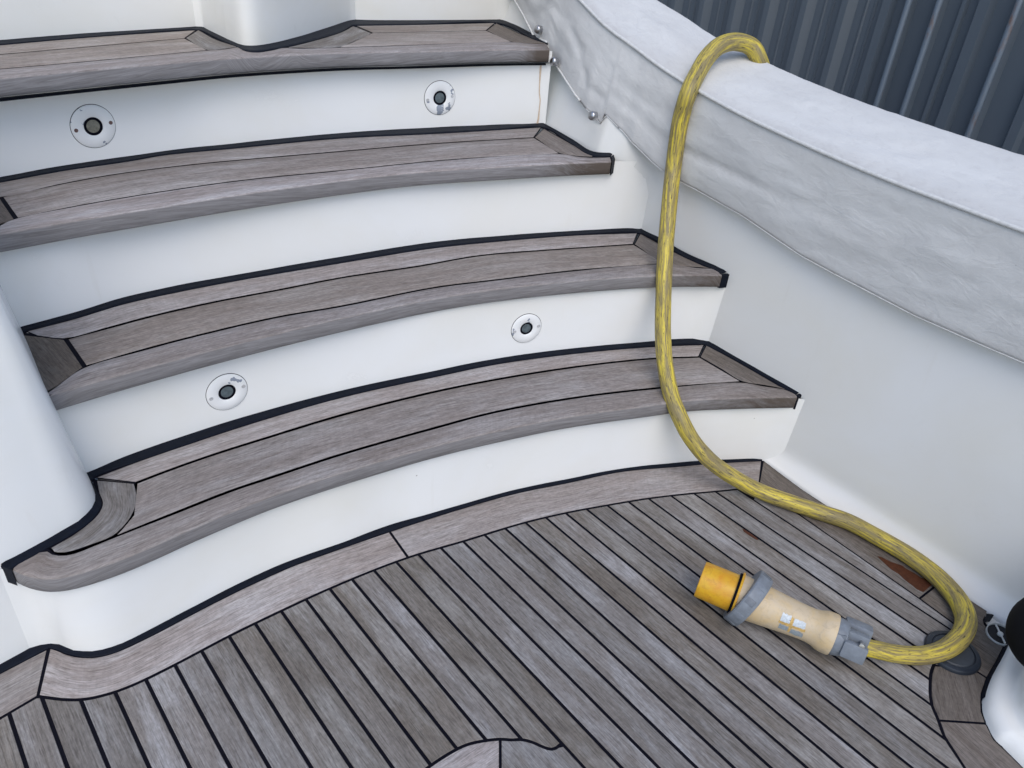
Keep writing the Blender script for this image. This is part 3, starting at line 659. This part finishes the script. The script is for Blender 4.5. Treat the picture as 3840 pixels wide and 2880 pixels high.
bead('under_sealant', tr4, [p + Vector((0, -.003)) for p in NB], [p + Vector((0, .012)) for p in NB], z - NT - .006, .0055, n=60)
def nose_end(base, wall_pt, wood_pt, nb, z):
    sh = wall_pt - wood_pt
    prism('end_sealant', base, [wall_pt + sh * .4, wood_pt - sh * .15, nb - sh * .15, nb + sh * 1.4], z + .0015, M_SEAL, g=0, th=NT + .004, bev=.002)
nose_end(tr1, t1_wall_right[-1], t1_wood_right[-1], NB1[-1], Z[1]); nose_end(tr1, t1_wall_left[0], t1_wood_left[0], NB1[0], Z[1])
nose_end(tr2, t2_wall[-1], t2_woodr[-1], NB2[-1], Z[2]); nose_end(tr3, t3_wall[-1] + TT * -.002, t3_woodr[-1], NB3[-1], Z[3])
# risers, rounded into the side wall at their right end
def rounded_end(P, wall_dir, r, push=NN * .012):
    P = list(P); e = P[-1]; d = (P[-1] - P[-2]).normalized()
    a = e - d * r; b = e + wall_dir * r + push
    return [p for p in P[:-1] if (p - e).length > r * 1.05] + [a.lerp(e, 1 - (1 - t) ** 2).lerp(e.lerp(b, t * t), t) for t in (0, .25, .5, .75, 1)]
wd = -TT
risers = [rounded_end(list(reversed(rounded_end(list(reversed(r1_base)), Vector((-.68, -.73)), .03, Vector((-.006, .005))))), wd, .06, NN * .045), ext(rounded_end(t1_wall_back, wd, .05, NN * .02), .05), rounded_end(t2_wall[:12], wd, .03, NN * .045), rounded_end(t3_wall[:11], wd, .012)]
RB = []
for k, P in enumerate(risers):
    P = resample(cr(P), 110); RB.append(P)
    wall_strip('riser', stairs, P, Z[k] - .01, Z[k + 1] - .006, M_GEL)

# ------------------------------------------------------------------ pillar at the left
pl = [(-1.75, 2.25), (-1.30, 1.71), (-1.10, 1.475), (-.954, 1.302), (-.86, 1.187), (-.797, 1.109), (-.768, 1.075), (-.746, 1.047), (-.735, 1.022), (-.735, 1.0), (-.739, .978), (-.751, .957), (-.771, .922), (-.790, .893), (-.808, .868), (-.846, .82), (-1.0, .635), (-1.2, .40)]
pl = [Vector(p) for p in pl]; plc = resample(cr(pl), 130)
n = len(plc); V = []; levels = [-.01, .1, .206, .23, .3, .45, .6, .75, .815, .832, .84]
for zz in levels:
    ins = .12 * max(0, zz - Z[1] - .01) + (0.0 if zz < .82 else (.012 if zz < .835 else .03))
    for i, p in enumerate(plc):
        t = (plc[min(i + 1, n - 1)] - plc[max(i - 1, 0)]).normalized(); nr = Vector((-t.y, t.x))      # points away from the stairs
        q = p + Vector((t.y, -t.x)) * ins
        V.append((q.x, q.y, zz))
Fc = grid_faces(len(levels), n); m0 = len(V)
V += [(-2.0, 2.4, .84), (-2.0, .3, .84)]
Fc.append(tuple((len(levels) - 1) * n + i for i in range(n)) + (m0 + 1, m0))
pil = fix_normals(obj('pillar', V, Fc, M_GEL, None, None, True, sharp=50)); tag(pil, 'smooth white rounded pillar closing off the left end of the stairs', 'pillar')

# ------------------------------------------------------------------ bulkhead and column behind the top tread
bk_l = [Vector(p) for p in t4_wall_l]; zt = 1.55
V = []
bl = bk_l[:-1] + [bk_l[-1]]
bulk = empty('bulkhead', (t4_wall_l[-1].x, t4_wall_l[-1].y, Z[4])); tag(bulk, 'cream white bulkhead with a projecting rounded column behind the top tread', 'bulkhead')
wall_strip('panel', bulk, bl, Z[4] - .01, zt, M_GEL2, 60)
cc = t4_wall_c
colp = [bk_l[-1]] + cr(cc[:2]) + cr(cc[1:])[1:]
wall_strip('column', bulk, resample(clean(colp, 1e-3), 120), Z[4] - .01, zt, M_GEL2)
wall_strip('panel', bulk, rounded_end([cc[-1], *t4_wall_r[:2]], wd, .04, NN * .06), Z[4] - .01, zt, M_GEL2, 50)

# ------------------------------------------------------------------ side wall
cols = []
def lerp1(x, xs, ys):
    if x <= xs[0]: return ys[0]
    for a, b, c, d in zip(xs[:-1], xs[1:], ys[:-1], ys[1:]):
        if x <= b: return c + (d - c) * (x - a) / (b - a)
    return ys[-1]
def wall_off(a, z):
    lo = lerp1(a, [-.8, .15, .72, 1.03, 1.34, 1.42], [1.56, 1.583, 1.616, 1.632, 1.658, 1.664]) + .03 * z
    h3 = lerp1(a, [1.30, 1.455, 1.757, 2.3, 2.7], [1.628, 1.580, 1.645, 1.78, 1.9]); h4 = lerp1(a, [1.30, 1.455, 1.757, 1.86, 2.244, 2.7], [1.66, 1.635, 1.70, 1.736, 1.843, 1.97])
    hi = h3 + (h4 - h3) * (z - Z[3]) / (Z[4] - Z[3])
    a0 = lerp1(z, [Z[2], Z[3] - .02], [1.40, 1.29]); t = min(1, max(0, (a - a0) / .10)); t = t * t * (3 - 2 * t)
    return lo * (1 - t) + hi * t
base_off = lambda a: lerp1(a, [-.8, .15, .54, .73, 1.2], [1.51, 1.546, 1.565, 1.588, 1.61])
As = [-.8 + .05 * i for i in range(44)] + [1.28 + .008 * i for i in range(26)] + [1.5 + .05 * i for i in range(26)]; As = sorted(set(round(a, 4) for a in As))
zs = [-.012, 0.0, .004, .010, .018, .028, .042, .06, .1, .15, .206, .3, .411, .5, .613, .7, .78]
V = []
for a in As:
    zt_ = lerp1(a, [.3, 1.3, 1.75, 2.06, 2.16, 2.7], [.62, .72, .86, 1.03, 1.5, 1.55])
    for zz in [q for q in zs[:-6]] + [.3 + (zt_ - .3) * k / 6 for k in range(1, 7)]:
        wo = wall_off(a, zz); bo = base_off(a)
        if zz < .042:
            t = max(0, zz) / .042; o_ = bo + (wo - bo) * (1 - math.sqrt(max(0, 1 - (1 - (1 - t)) ** 2)) if False else math.sin(t * math.pi / 2) ** .8)
        else: o_ = wo
        V.append(AO(a, o_, zz))
bw = fix_normals(obj('side_wall', V, grid_faces(len(As), len(zs)), M_GELW, None, None, True)); tag(bw, 'plain white boat side wall below the canvas cover', 'wall')

# ------------------------------------------------------------------ locker moulding, lower right
base = lv(0, 'm', (1700, 1000), (1760, 1100), (1850, 1250), (1930, 1400), (1950, 1500), 'l', (1985, 85), (1880, 290), (1768, 495), (1695, 690), (1676, 800), (1680, 930), (1735, 1090), (1840, 1290), (1960, 1400), (2212, 1659), (2600, 2050))
base = base[4:]
base = [base[0] + Vector((.10, .05)), base[0] + Vector((.04, .02))] + base
bp = resample(cr(base), 90); n = len(bp)
prof = [(-.004, -.01), (0, 0), (.002, .008), (.007, .017), (.016, .024), (.027, .026), (.037, .0255), (.044, .028), (.050, .036), (.054, .052), (.057, .08), (.060, .13), (.063, .2), (.068, .27), (.08, .30), (.10, .31), (.35, .312)]
V = []
for i, p in enumerate(bp):
    t = (bp[min(i + 1, n - 1)] - bp[max(i - 1, 0)]).normalized(); nr = Vector((-t.y, t.x))
    for s, h in prof:
        wq = min(1, max(0, s) / .06); dq = (nr * (1 - wq) + Vector((.98, -.18)) * wq).normalized(); q = p + dq * s; V.append((q.x, q.y, h))
lk = fix_normals(obj('locker', V, grid_faces(n, len(prof)), M_GEL, None, None, True)); tag(lk, 'rounded white locker moulding at the lower right beside the deck', 'locker')

# deck drain
dO = at(px('m', (1848, 1342))[0], 0.006); drain = empty('deck_drain', dO); tag(drain, 'small round black deck drain with a pale cross bar', 'drain')
up = Vector((-.10, -.12, 1)).normalized()
lathe_obj('rim', drain, [(-.012, .0255), (.0, .0262), (.0016, .0258), (.0020, .0248), (.0012, .0240), (-.008, .0236)], dO, up, M_DRAIN)
lathe_obj('bowl', drain, [(-.0035, .0), (-.003, .0240)], dO, up, M_HOLE)
b0 = at(px('m', (1775, 1195))[0], .008); b1 = at(px('m', (1920, 1490))[0], .006)
ax = (b1 - b0).normalized(); ay = up.cross(ax).normalized()
box('cross_bar', drain, dO + up * .0005, ax, ay, up, (.047, .0034, .003), M_DRAIN, .001)
lathe_obj('hub', drain, [(-.002, .0056), (.002, .0054), (.003, .004), (.0032, 0)], dO, up, M_DRAIN, 20)
# deck cap under the cable
cap = empty('deck_fitting', capO); tag(cap, 'round dark rubber deck fitting half hidden under the yellow cable', 'deck fitting')
lathe_obj('rim', cap, [(-.006, .051), (.004, .0515), (.008, .049), (.0095, .045), (.0098, .040), (.008, .0385)], capO, Vector((0, 0, 1)), M_CAP, 48)
lathe_obj('top', cap, [(.0075, .039), (.0098, .036), (.0105, .0)], capO, Vector((0, 0, 1)), M_CAPTOP, 48)
# black bumper at the right edge
fo = atdepth((3968, 2388), 1.40)
V, Fc = lathe([(-.081 * math.cos(math.pi * k / 20), max(0, .081 * math.sin(math.pi * k / 20))) for k in range(21)], fo, Vector((.3, .2, 1)), 48)
bu = obj('bumper', V, Fc, M_RUB, None, None, True, sharp=80); bm = bmesh.new(); bm.from_mesh(bu.data); bmesh.ops.remove_doubles(bm, verts=bm.verts[:], dist=1e-5)
bmesh.ops.recalc_face_normals(bm, faces=bm.faces[:]); bm.to_mesh(bu.data); bm.free(); tag(bu, 'black rounded rubber bumper at the right edge beside the drain', 'bumper')

# ------------------------------------------------------------------ step lights
def hit_riser(p, P):
    d = ray(p); o2 = CAM.xy; d2 = d.xy; best = None
    for a, b in zip(P[:-1], P[1:]):
        e = b - a; det = d2.x * -e.y + e.x * d2.y
        if abs(det) < 1e-9: continue
        r = a - o2; t = (r.x * -e.y + e.x * r.y) / det; s = (d2.x * r.y - d2.y * r.x) / det
        if 0 <= s <= 1 and t > 0:
            nr = Vector((e.y, -e.x, 0)).normalized()
            if nr.dot(d) > 0: nr = -nr
            if best is None or t < best[0]: best = (t, CAM + d * t, nr)
    return best[1], best[2]
GL = 'round recessed lights in the stair risers'
lights = [('a', (603, 818), 3, .0465, M_GLASSW, M_RUST, 'round step light with two rusty screws and flaked paint, upper left riser'),
          ('b', (637, 634), 3, .0455, M_GLASS, M_SCREW, 'round step light with one grey peeled patch, in the upper riser near the canvas cover'),
          ('e', (1198, 468), 1, .0400, M_GLASS, M_SCREW, 'round step light just above the lowest tread, beside the hanging yellow cable'),
          ('d', (1470, 880), 1, .0425, M_GLASS, M_SCREW, 'round step light above the lowest tread, towards the white left pillar')]
for t, p, k, R, gm, sm, lab in lights:
    O, nr = hit_riser(px(t, p)[0], RB[k]); L_ = empty('step_light', O); tag(L_, lab, 'light', GL)
    lathe_obj('gasket', L_, [(-.004, R + .0012), (.0006, R + .0011), (.0008, R)], O, nr, M_CAULK, 56)
    r2 = R * .43
    lathe_obj('bezel', L_, [(-.003, R), (.0018, R), (.0030, R - .0018), (.0034, R * .7), (.0034, r2 + .002), (.0022, r2), (-.004, r2 - .0006)], O, nr, M_BEZEL, 56)
    lathe_obj('lens', L_, [(-.0035, r2), (.0002, r2 - .0015), (.0012, r2 * .55), (.0015, .0)], O, nr, gm, 40)
    side = Vector((0, 0, 1)).cross(nr).normalized()
    for s in (-1, 1):
        c = O + side * (s * R * .80) + Vector((0, 0, s * .004)) + nr * .0033
        lathe_obj('screw', L_, [(-.002, .0042), (.0006, .0042), (.0011, .0034), (.0004, .0016), (.0003, 0)], c, nr, sm, 18)

M_STREAK = plain('rust_streak', (0.56, 0.44, 0.33), 0.5, 0, 0.3, 200, 0.2)
V = []; pts = px('b', (1316, 418), (1312, 470), (1308, 540), (1306, 600), (1312, 650), (1306, 710), (1300, 770), (1293, 800))
for i, p in enumerate(pts):
    try: O, nr = hit_riser((p[0] - 14, p[1]), RB[3])
    except Exception: continue
    sd_ = Vector((0, 0, 1)).cross(nr).normalized(); w_ = .0016 + .0012 * (i in (0, 1, 6, 7))
    V += [O + nr * .0012 - sd_ * w_, O + nr * .0016 + sd_ * w_]
if len(V) > 3: obj('rust_streak', V, [(2 * i, 2 * i + 1, 2 * i + 3, 2 * i + 2) for i in range(len(V) // 2 - 1)], M_STREAK, stairs, None, True)
# ------------------------------------------------------------------ canvas cover over the bulwark
hem_px = px('b', (1120, 0), (1180, 100), (1240, 240), (1340, 275), (1350, 400), (1400, 450), (1480, 560), (1560, 690), (1640, 820), (1665, 740), (1750, 830), (1950, 970), (2095, 1095), 'c', (0, 1185), (380, 1400), (760, 1659), 'f', (1000, 130), (1500, 390), (1850, 545), (2212, 700))
seam_px = px('b', (1550, 0), (1700, 170), (1860, 300), (2050, 420), (2212, 520), 'c', (105, 595), (400, 760), (800, 945), (1300, 1160), (1700, 1310), (2212, 1505))
top_px = px('b', (2050, 0), 'c', (0, 110), (200, 240), (505, 380), (700, 480), (1140, 655), (1700, 845), (2212, 1010))
def in_front(p, gap):                 # where the line of sight comes within gap of the side wall
    d = ray(p); t = .8
    while t < 6:
        v = CAM + d * t; a = v.xy.dot(TT)
        if v.xy.dot(NN) > wall_off(a, v.z) - gap: break
        t += .001
    return v
def curve_az(pxs, gap):
    L_ = []
    for p in pxs:
        v = in_front(p, gap); L_.append((v.xy.dot(TT), v.z, v.xy.dot(NN)))
    return sorted(L_)
hz3 = curve_az(hem_px, .028); sz3 = curve_az(seam_px, .034); tz3 = curve_az(top_px, -.20)
hz = [v[:2] for v in hz3]; ho3 = [(v[0], v[2]) for v in hz3]; sz = [v[:2] for v in sz3]; so3 = [(v[0], v[2]) for v in sz3]; tz = [v[:2] for v in tz3]; to3 = [(v[0], v[2]) for v in tz3]
def fz(L_, a):
    xs = [p[0] for p in L_]; ys = [p[1] for p in L_]
    if a < xs[0]: s = (ys[2] - ys[0]) / (xs[2] - xs[0]); return ys[0] + s * (a - xs[0]) * .6
    if a > xs[-1]: s = (ys[-1] - ys[-3]) / (xs[-1] - xs[-3]); return ys[-1] + s * (a - xs[-1])
    return lerp1(a, xs, ys)
def smooth_fz(L_, a, w_=.05): return sum(fz(L_, a + w_ * k) * c for k, c in ((-1, .25), (-.5, .25), (0, 0), (.5, .25), (1, .25)))
def nz(x, y, s=0.0): return noise.noise(Vector((x, y, s)))
NA = 420; As = [-.8 + 3.3 * i / (NA - 1) for i in range(NA)]
rows = []
R1, R2, R3 = 26, 20, 12
V = []; UV = []; ST = []
for a in As:
    h = fz(hz, a); s_ = smooth_fz(sz, a); t_ = smooth_fz(tz, a)
    ho = smooth_fz(ho3, a, .12); so_ = smooth_fz(so3, a, .12); to = smooth_fz(to3, a, .12)
    col = [(ho + .012, h + .05, 0, .3), (ho + .010, h + .006, 0, .6), (ho + .004, h + .001, 0, .9)]
    for k in range(R1 + 1):
        v = k / R1; o_ = ho + (so_ - ho) * v - .005 * math.sin(v * math.pi) * (1 if a < 1.5 else max(.2, 1 - (a - 1.5) * 2)); zz = h + (s_ - h) * v
        # long slack folds, stronger towards the lower edge and around the fasteners
        fold = .005 * nz(a * 2.2 + v * 1.6, v * 2.4 - a * 1.4, 1.0) + .003 * nz(a * 7 + v * 4, v * 5 - a * 3, 4.0) + .0016 * nz(a * 19 + v * 9, v * 13, 8.0)
        cre = -.006 * max(0, 1 - abs(v - .34 + .25 * (a - 1.25)) / .09) * max(0, 1 - abs(a - 1.15) / .35)
        flap = 0
        if a > 1.56: flap = -.004 * math.exp(-((v - .30 - .35 * math.sin((a - 1.57) * 9)) / .10) ** 2) + .002 * nz(a * 9, v * 3, 3.3)
        o_ -= (fold + cre + flap) * max(0, math.sin(v * math.pi)) ** .6
        grime = .55 * max(0, 1 - v / .08) + .15 * max(0, 1 - (1 - v) / .05) + .45 * max(0, cre * -80)
        col.append((o_, zz, 0, grime))
    for k in range(1, R2 + 1):
        v = k / R2; o_ = so_ + (to - so_) * v; zz = s_ + (t_ - s_) * (1 - (1 - v) ** 1.12)
        zz += .006 * nz(a * 4, v * 3, 12.0) * math.sin(v * math.pi) + .0028 * nz(a * 15 + v * 6, v * 10, 15.0) * math.sin(v * math.pi) + .0012 * nz(a * 38, v * 20, 17.0)
        col.append((o_, zz, 0, .5 * max(0, 1 - v / .20)))
    for k in range(1, R3 + 1):
        v = k / R3; col.append((to + .05 * math.sin(v * math.pi / 2) + .03 * v, t_ - .28 * (1 - math.cos(v * math.pi / 2)) - .0008, 0, 0))
    nc = len(col); vv = 0
    for j, (o_, zz, _, g_) in enumerate(col):
        V.append(AO(a, o_, zz))
        if j: vv += math.hypot(o_ - col[j - 1][0], zz - col[j - 1][1])
        UV.append((a, vv)); ST.append(min(1, g_))
cover = empty('canvas_cover', AO(.8, 1.7, .5)); tag(cover, 'cream canvas cover with a piped seam draped over the boat side', 'cover')
fix_normals(obj('sheet', V, grid_faces(NA, nc), M_CANVAS, cover, UV, True, ST))
# piping along the seam and a bound hem on the flap
pts = [AO(a, smooth_fz(so3, a, .12) - .002, smooth_fz(sz, a) + .002) for a in As[::2]]
tv, tf, tu = tube(pts, .0046, 10); obj('piping', tv, tf, M_PIPING, cover, tu)
pts = [AO(a, smooth_fz(ho3, a, .12) - .001, fz(hz, a) + .002) for a in [1.5725 + .008 * i for i in range(100)]]
tv, tf, tu = tube(pts, .0032, 8); obj('hem_binding', tv, tf, M_PIPING, cover, tu)
pts = [AO(a, smooth_fz(ho3, a, .12) + .001, fz(hz, a) + .001) for a in [-.8 + .02 * i for i in range(118)]]
tv, tf, tu = tube(pts, .0018, 8); obj('hem_binding', tv, tf, M_PIPING, cover, tu)
for p in px('b', (1273, 190), (1375, 398), (1625, 750)):
    c = in_front(p, .052); nr = Vector((-NN.x, -NN.y, .15)).normalized()
    lathe_obj('snap', cover, [(-.012, .0115), (.002, .0120), (.005, .0105), (.0072, .007), (.0080, 0)], c, nr, M_STEEL, 28)

# ------------------------------------------------------------------ yellow shore power cable and its plug
cordset = empty('power_cable', at((2860, 1850), 0)); tag(cordset, 'thick dirty yellow power cable with large plug, hung over the canvas onto the deck', 'cable')
qs = px('q', (195, 360), (690, 530), (1680, 965), (1995, 1118))
pA = at(qs[0], .060); pB = at(qs[3], .047); AXS = (pB - pA).normalized(); PL = (pB - pA).length
Rd = lambda s, r: (s * PL, r)
SIDE = Vector((0, 0, 1))
sc = PL
lathe_obj('sleeve', cordset, [(.006, .0315), (0, .0355), (.001, .0368), (.004, .0372), (.22 * sc, .0378), (.22 * sc, .0340), (.235 * sc, .0340)], pA, AXS, M_SLEEVE, 56)
lathe_obj('sleeve_mouth', cordset, [(.03, .0), (.03, .0300), (.0055, .0316)], pA, AXS, plain('sleeve_inside', (0.25, 0.06, 0.012), .6), 40)
lathe_obj('gasket', cordset, [(.222 * sc, .036), (.222 * sc, .0425), (.236 * sc, .0425), (.236 * sc, .036)], pA, AXS, M_CAULK, 56)
lathe_obj('flange', cordset, [(.236 * sc, .034), (.236 * sc, .0452), (.239 * sc, .0458), (.247 * sc, .0458), (.250 * sc, .045), (.250 * sc, .034)], pA, AXS, M_SLEEVE, 56)
lathe_obj('neck', cordset, [(.245 * sc, .042), (.30 * sc, .041), (.36 * sc, .040)], pA, AXS, M_BODY, 48)
# loose grey locking ring, sitting a little askew
ups = (SIDE - AXS * SIDE.dot(AXS)).normalized(); lat = AXS.cross(ups)
if lat.y > 0: lat = -lat                      # lat points to the camera side
rax = (AXS + lat * .16 - ups * .30).normalized(); rO = pA + AXS * (.315 * sc) + ups * .001
ring = lathe_obj('locking_ring', cordset, [(-.015, .0560), (-.015, .0595), (-.012, .0612), (.008, .0602), (.013, .058), (.014, .054), (.014, .0455), (.010, .0440), (.006, .049), (-.004, .0550), (-.015, .0560)], rO, rax, M_GREYP, 64, 30)
e1 = (SIDE - rax * SIDE.dot(rax)).normalized(); e2 = rax.cross(e1)
for i in range(10):
    a = 2 * math.pi * (i + .35) / 10
    c = e1 * math.cos(a) + e2 * math.sin(a); tg = e1 * -math.sin(a) + e2 * math.cos(a)
    box('grip', ring, rO + c * .0592 - rax * .002, rax, tg, c, (.019, .0135, .0042), M_GREYD if i % 2 else M_GREYP, .0012)
body = lathe_obj('plug_body', cordset, [(.33 * sc, .030), (.33 * sc, .0405), (.345 * sc, .0412), (.40 * sc, .0395), (.52 * sc, .0362), (.64 * sc, .0335), (.70 * sc, .0332), (.735 * sc, .0350), (.765 * sc, .0385), (.79 * sc, .0400), (.83 * sc, .0402), (.84 * sc, .0392), (.842 * sc, .03)], pA, AXS, M_BODY, 56)
# worn silver label squares, bent round the body
ups = (SIDE - AXS * SIDE.dot(AXS)).normalized(); lat = AXS.cross(ups)
if lat.y > 0: lat = -lat                      # lat points to the camera side
def brad(s): return lerp1(s, [.345, .40, .52, .64, .70, .735], [.0412, .0395, .0362, .0335, .0332, .0350])
for (s0, s1, a0, a1, mm) in ((.515, .672, 68, 76, M_RESID), (.575, .597, 46, 98, M_RESID), (.52, .575, 42, 68, M_LABELW), (.595, .665, 45, 72, M_LABELW), (.525, .58, 78, 97, M_LABELG), (.595, .67, 82, 103, M_LABELG)):
    V = []
    for i in range(9):
        for j in range(9):
            s = s0 + (s1 - s0) * i / 8; a = math.radians(a0 + (a1 - a0) * j / 8)
            jit = .004 * nz(i * 1.3, j * 1.1, s0 * 50) if (i in (0, 8) or j in (0, 8)) else 0
            s += jit * 1.2; a += jit * 18
            V.append(pA + AXS * (s * sc) + (ups * math.cos(a) + lat * math.sin(a)) * (brad(s) + .0005))
    obj('label_patch', V, grid_faces(9, 9), mm, body, None, True)
# cable clamp
clamp = lathe_obj('cable_clamp', cordset, [(.838 * sc, .030), (.838 * sc, .0365), (.86 * sc, .0368), (.90 * sc, .0335), (.912 * sc, .028), (.912 * sc, .02)], pA, AXS, M_GREYP, 40)
cO = pA + AXS * (.945 * sc)
tl = (ups * .35 + lat * .94).normalized(); tn = (ups * .94 - lat * .35).normalized()      # across and out of the clamp
box('clamp_jaw', clamp, cO - tl * .024 + tn * .010 + AXS * .006, AXS, tl, tn, (.050, .030, .046), M_GREYP, .005)
box('clamp_bar', clamp, cO + tl * .007 + tn * .012 - AXS * .006, AXS, tl, tn, (.064, .017, .030), M_GREYP, .004)
box('clamp_jaw', clamp, cO + tl * .031 - tn * .002 + AXS * .004, AXS, tl, tn, (.044, .016, .034), M_GREYP, .005)
box('clamp_web', clamp, cO - AXS * .026 - tl * .012 + tn * .010, AXS, tl, tn, (.022, .030, .036), M_GREYD, .004)
box('clamp_web', clamp, cO - AXS * .026 + tl * .022 + tn * .004, AXS, tl, tn, (.022, .020, .034), M_GREYD, .004)
for dx in (-.004, .012):
    lathe_obj('clamp_screw', clamp, [(-.045, .0028), (.033, .0028), (.033, .0055), (.037, .005), (.0375, 0)], cO + AXS * dx + tn * (.016 if dx > 0 else -.004), tl, M_STEEL, 16)
# the cord itself: plug, loop on the deck, up to the canvas and over it
RC = .0180
dseam = (in_front((2582, 347), .04) - CAM).dot(FW); dhem = (in_front((2515, 660), .045) - CAM).dot(FW)
dtop = (in_front((2847, 214), -.20) - CAM).dot(FW)
floor_px = [(3232, 2424), (3283, 2436), (3359, 2452), (3451, 2458), (3538, 2438), (3602, 2387), (3622, 2325), (3596, 2256), (3521, 2169), (3416, 2088), (3278, 2007), (3176, 1954), (3081, 1922), (2965, 1884)]
fr = [.0170, .0170, .0170, .0175, .0185, .0200, .0205, .0205, .0200, .0195, .0190, .0190, .0190, .0190]
fzs = [.043, .036, .026, .020, .0195, .0205, .0205, .0205, .020, .0195, .019, .019, .019, .021]
path = [(pB - AXS * .03, .0168)]
for p, r, zz in zip(floor_px, fr, fzs): path.append((at(p, max(zz, r)), r))
air = [(2849, 1842), (2751, 1790), (2664, 1728), (2595, 1649), (2550, 1566), (2517, 1481), (2494, 1365), (2486, 1249), (2488, 1100), (2494, 960), (2506, 810), (2524, 637)]
dfl = (at((2849, 1842), .03) - CAM).dot(FW)
dn1 = (at((2540, 1550), Z[1] - NT) - CAM).dot(FW); dn2 = (at((2492, 1080), Z[2] - NT) - CAM).dot(FW); print('depths', dfl, dn1, dn2, dhem, dseam, dtop)
for p in air:
    t = (1842 - p[1]) / (1842 - 637)
    d = lerp1(-p[1], [-1842, -1560, -1090, -637], [dfl, dn1 - .036, dn2 - .036, dhem - .030])
    path.append((atdepth(p, d), .0190 + .0015 * t))
for p, t in (((2553, 445), .55), ((2582, 347), 0.95)):
    path.append((atdepth(p, dhem + (dseam - dhem) * t - .03), .0212))
for p, t in (((2616, 275), .15), ((2653, 214), .32), ((2702, 170), .52), ((2760, 157), .74), ((2818, 176), .95), ((2843, 216), 1.08)):
    path.append((atdepth(p, dseam + (dtop - dseam) * t - .02), .0215))
e = path[-1][0]; path.append((e + Vector((.055, .05, -.10)), .0215)); path.append((e + Vector((.07, .06, -.30)), .0215))
pp = cr([p for p, r in path], 14); rr = []
for i in range(len(path) - 1):
    for k in range(14): rr.append(path[i][1] + (path[i + 1][1] - path[i][1]) * k / 14)
rr.append(path[-1][1])
rr = [r * (1 + .025 * nz(i * .11, 0, 2)) for i, r in enumerate(rr)]
tv, tf, tu = tube(pp, rr, 28); obj('cord', tv, tf, M_CABLE, cordset, tu)

# ------------------------------------------------------------------ metal shed beyond the boat
dS = Vector((-.616, .788)).normalized(); nS = Vector((dS.y, -dS.x)); CS = 3.35
shed = empty('shed', (nS.x * CS + dS.x * 2.3, nS.y * CS + dS.y * 2.3, -1.7)); tag(shed, 'dark blue grey corrugated metal shed wall behind the boat', 'shed')
def sp(s, out, z): q = nS * (CS - out) + dS * s; return Vector((q.x, q.y, z))
H0, H1 = -1.7, 2.6
K = 3.35 / 3
ribs = [2.644 * K + .2 * k for k in range(0, 12)] ; ribs = [2.644 * K - .2 * k for k in range(0, 5)] + [2.644 * K + .2 * k for k in range(1, 12)]
ribs.sort(reverse=True)
def rib_profile(c): return [(c + .030, 0), (c + .020, .034), (c - .010, .034), (c - .036, 0)]
def panel(name, S, m):
    V = []; nz_ = 2
    for zz in (H0, H1):
        for s, o_ in S: V.append(sp(s, o_, zz))
    n = len(S); return obj(name, V, [(i, i + 1, n + i + 1, n + i) for i in range(n - 1)], m, shed, None, False)
# sheets three ribs wide with two small swages between the ribs
def sheet_pts(cs, s_start, s_end):
    S = [(s_start, 0)]
    for c in cs:
        S += rib_profile(c)
        for sw in (.082, .122):
            x = c - sw
            if x - .008 > s_end: S += [(x + .007, 0), (x + .002, .006), (x - .002, .006), (x - .007, 0)]
    S.append((s_end, 0)); return S
for i in range(0, len(ribs), 4):
    g = ribs[i:i + 4]; panel('cladding_sheet', sheet_pts(g, g[0] + .05, g[-1] - .1505), M_SHED)
edge = ribs[-1] - .15
# right hand bay: rounded cover strips and one more rib
S = [(edge, 0)]
for c, wd_, hh in ((1.971, .03, .026), (1.872, .016, .03), (1.747, .016, .03), (1.66, .012, .018), (1.580, .034, .028), (1.455, .022, .034), (1.30, .03, .026), (1.1, .03, .026), (.9, .03, .026)):
    S += [(c + wd_, 0), (c + wd_ * .6, hh), (c - wd_ * .6, hh), (c - wd_, 0)]
S.append((.6, 0)); panel('cladding_sheet', S, M_SHED)
for c in (1.872, 1.747, 1.455):
    pts = [sp(c, .034, H0), sp(c, .034, (H0 + H1) / 2), sp(c, .034, H1)]
    tv, tf, tu = tube(pts, .012, 14); obj('cover_strip', tv, tf, M_RIB, shed, tu)
def shed_hit(p):
    d = ray(p); t = (CS - .002) / d.xy.dot(nS); return CAM + d * t
for p in ((3158, 40), (3095, 296), (3643, 124)):
    v = shed_hit(p); lathe_obj('screw', shed, [(-.004, .008), (.005, .008), (.007, .005), (.007, 0)], v, Vector((-nS.x, -nS.y, 0)), M_HOLE, 10)
bpy.context.view_layer.update()
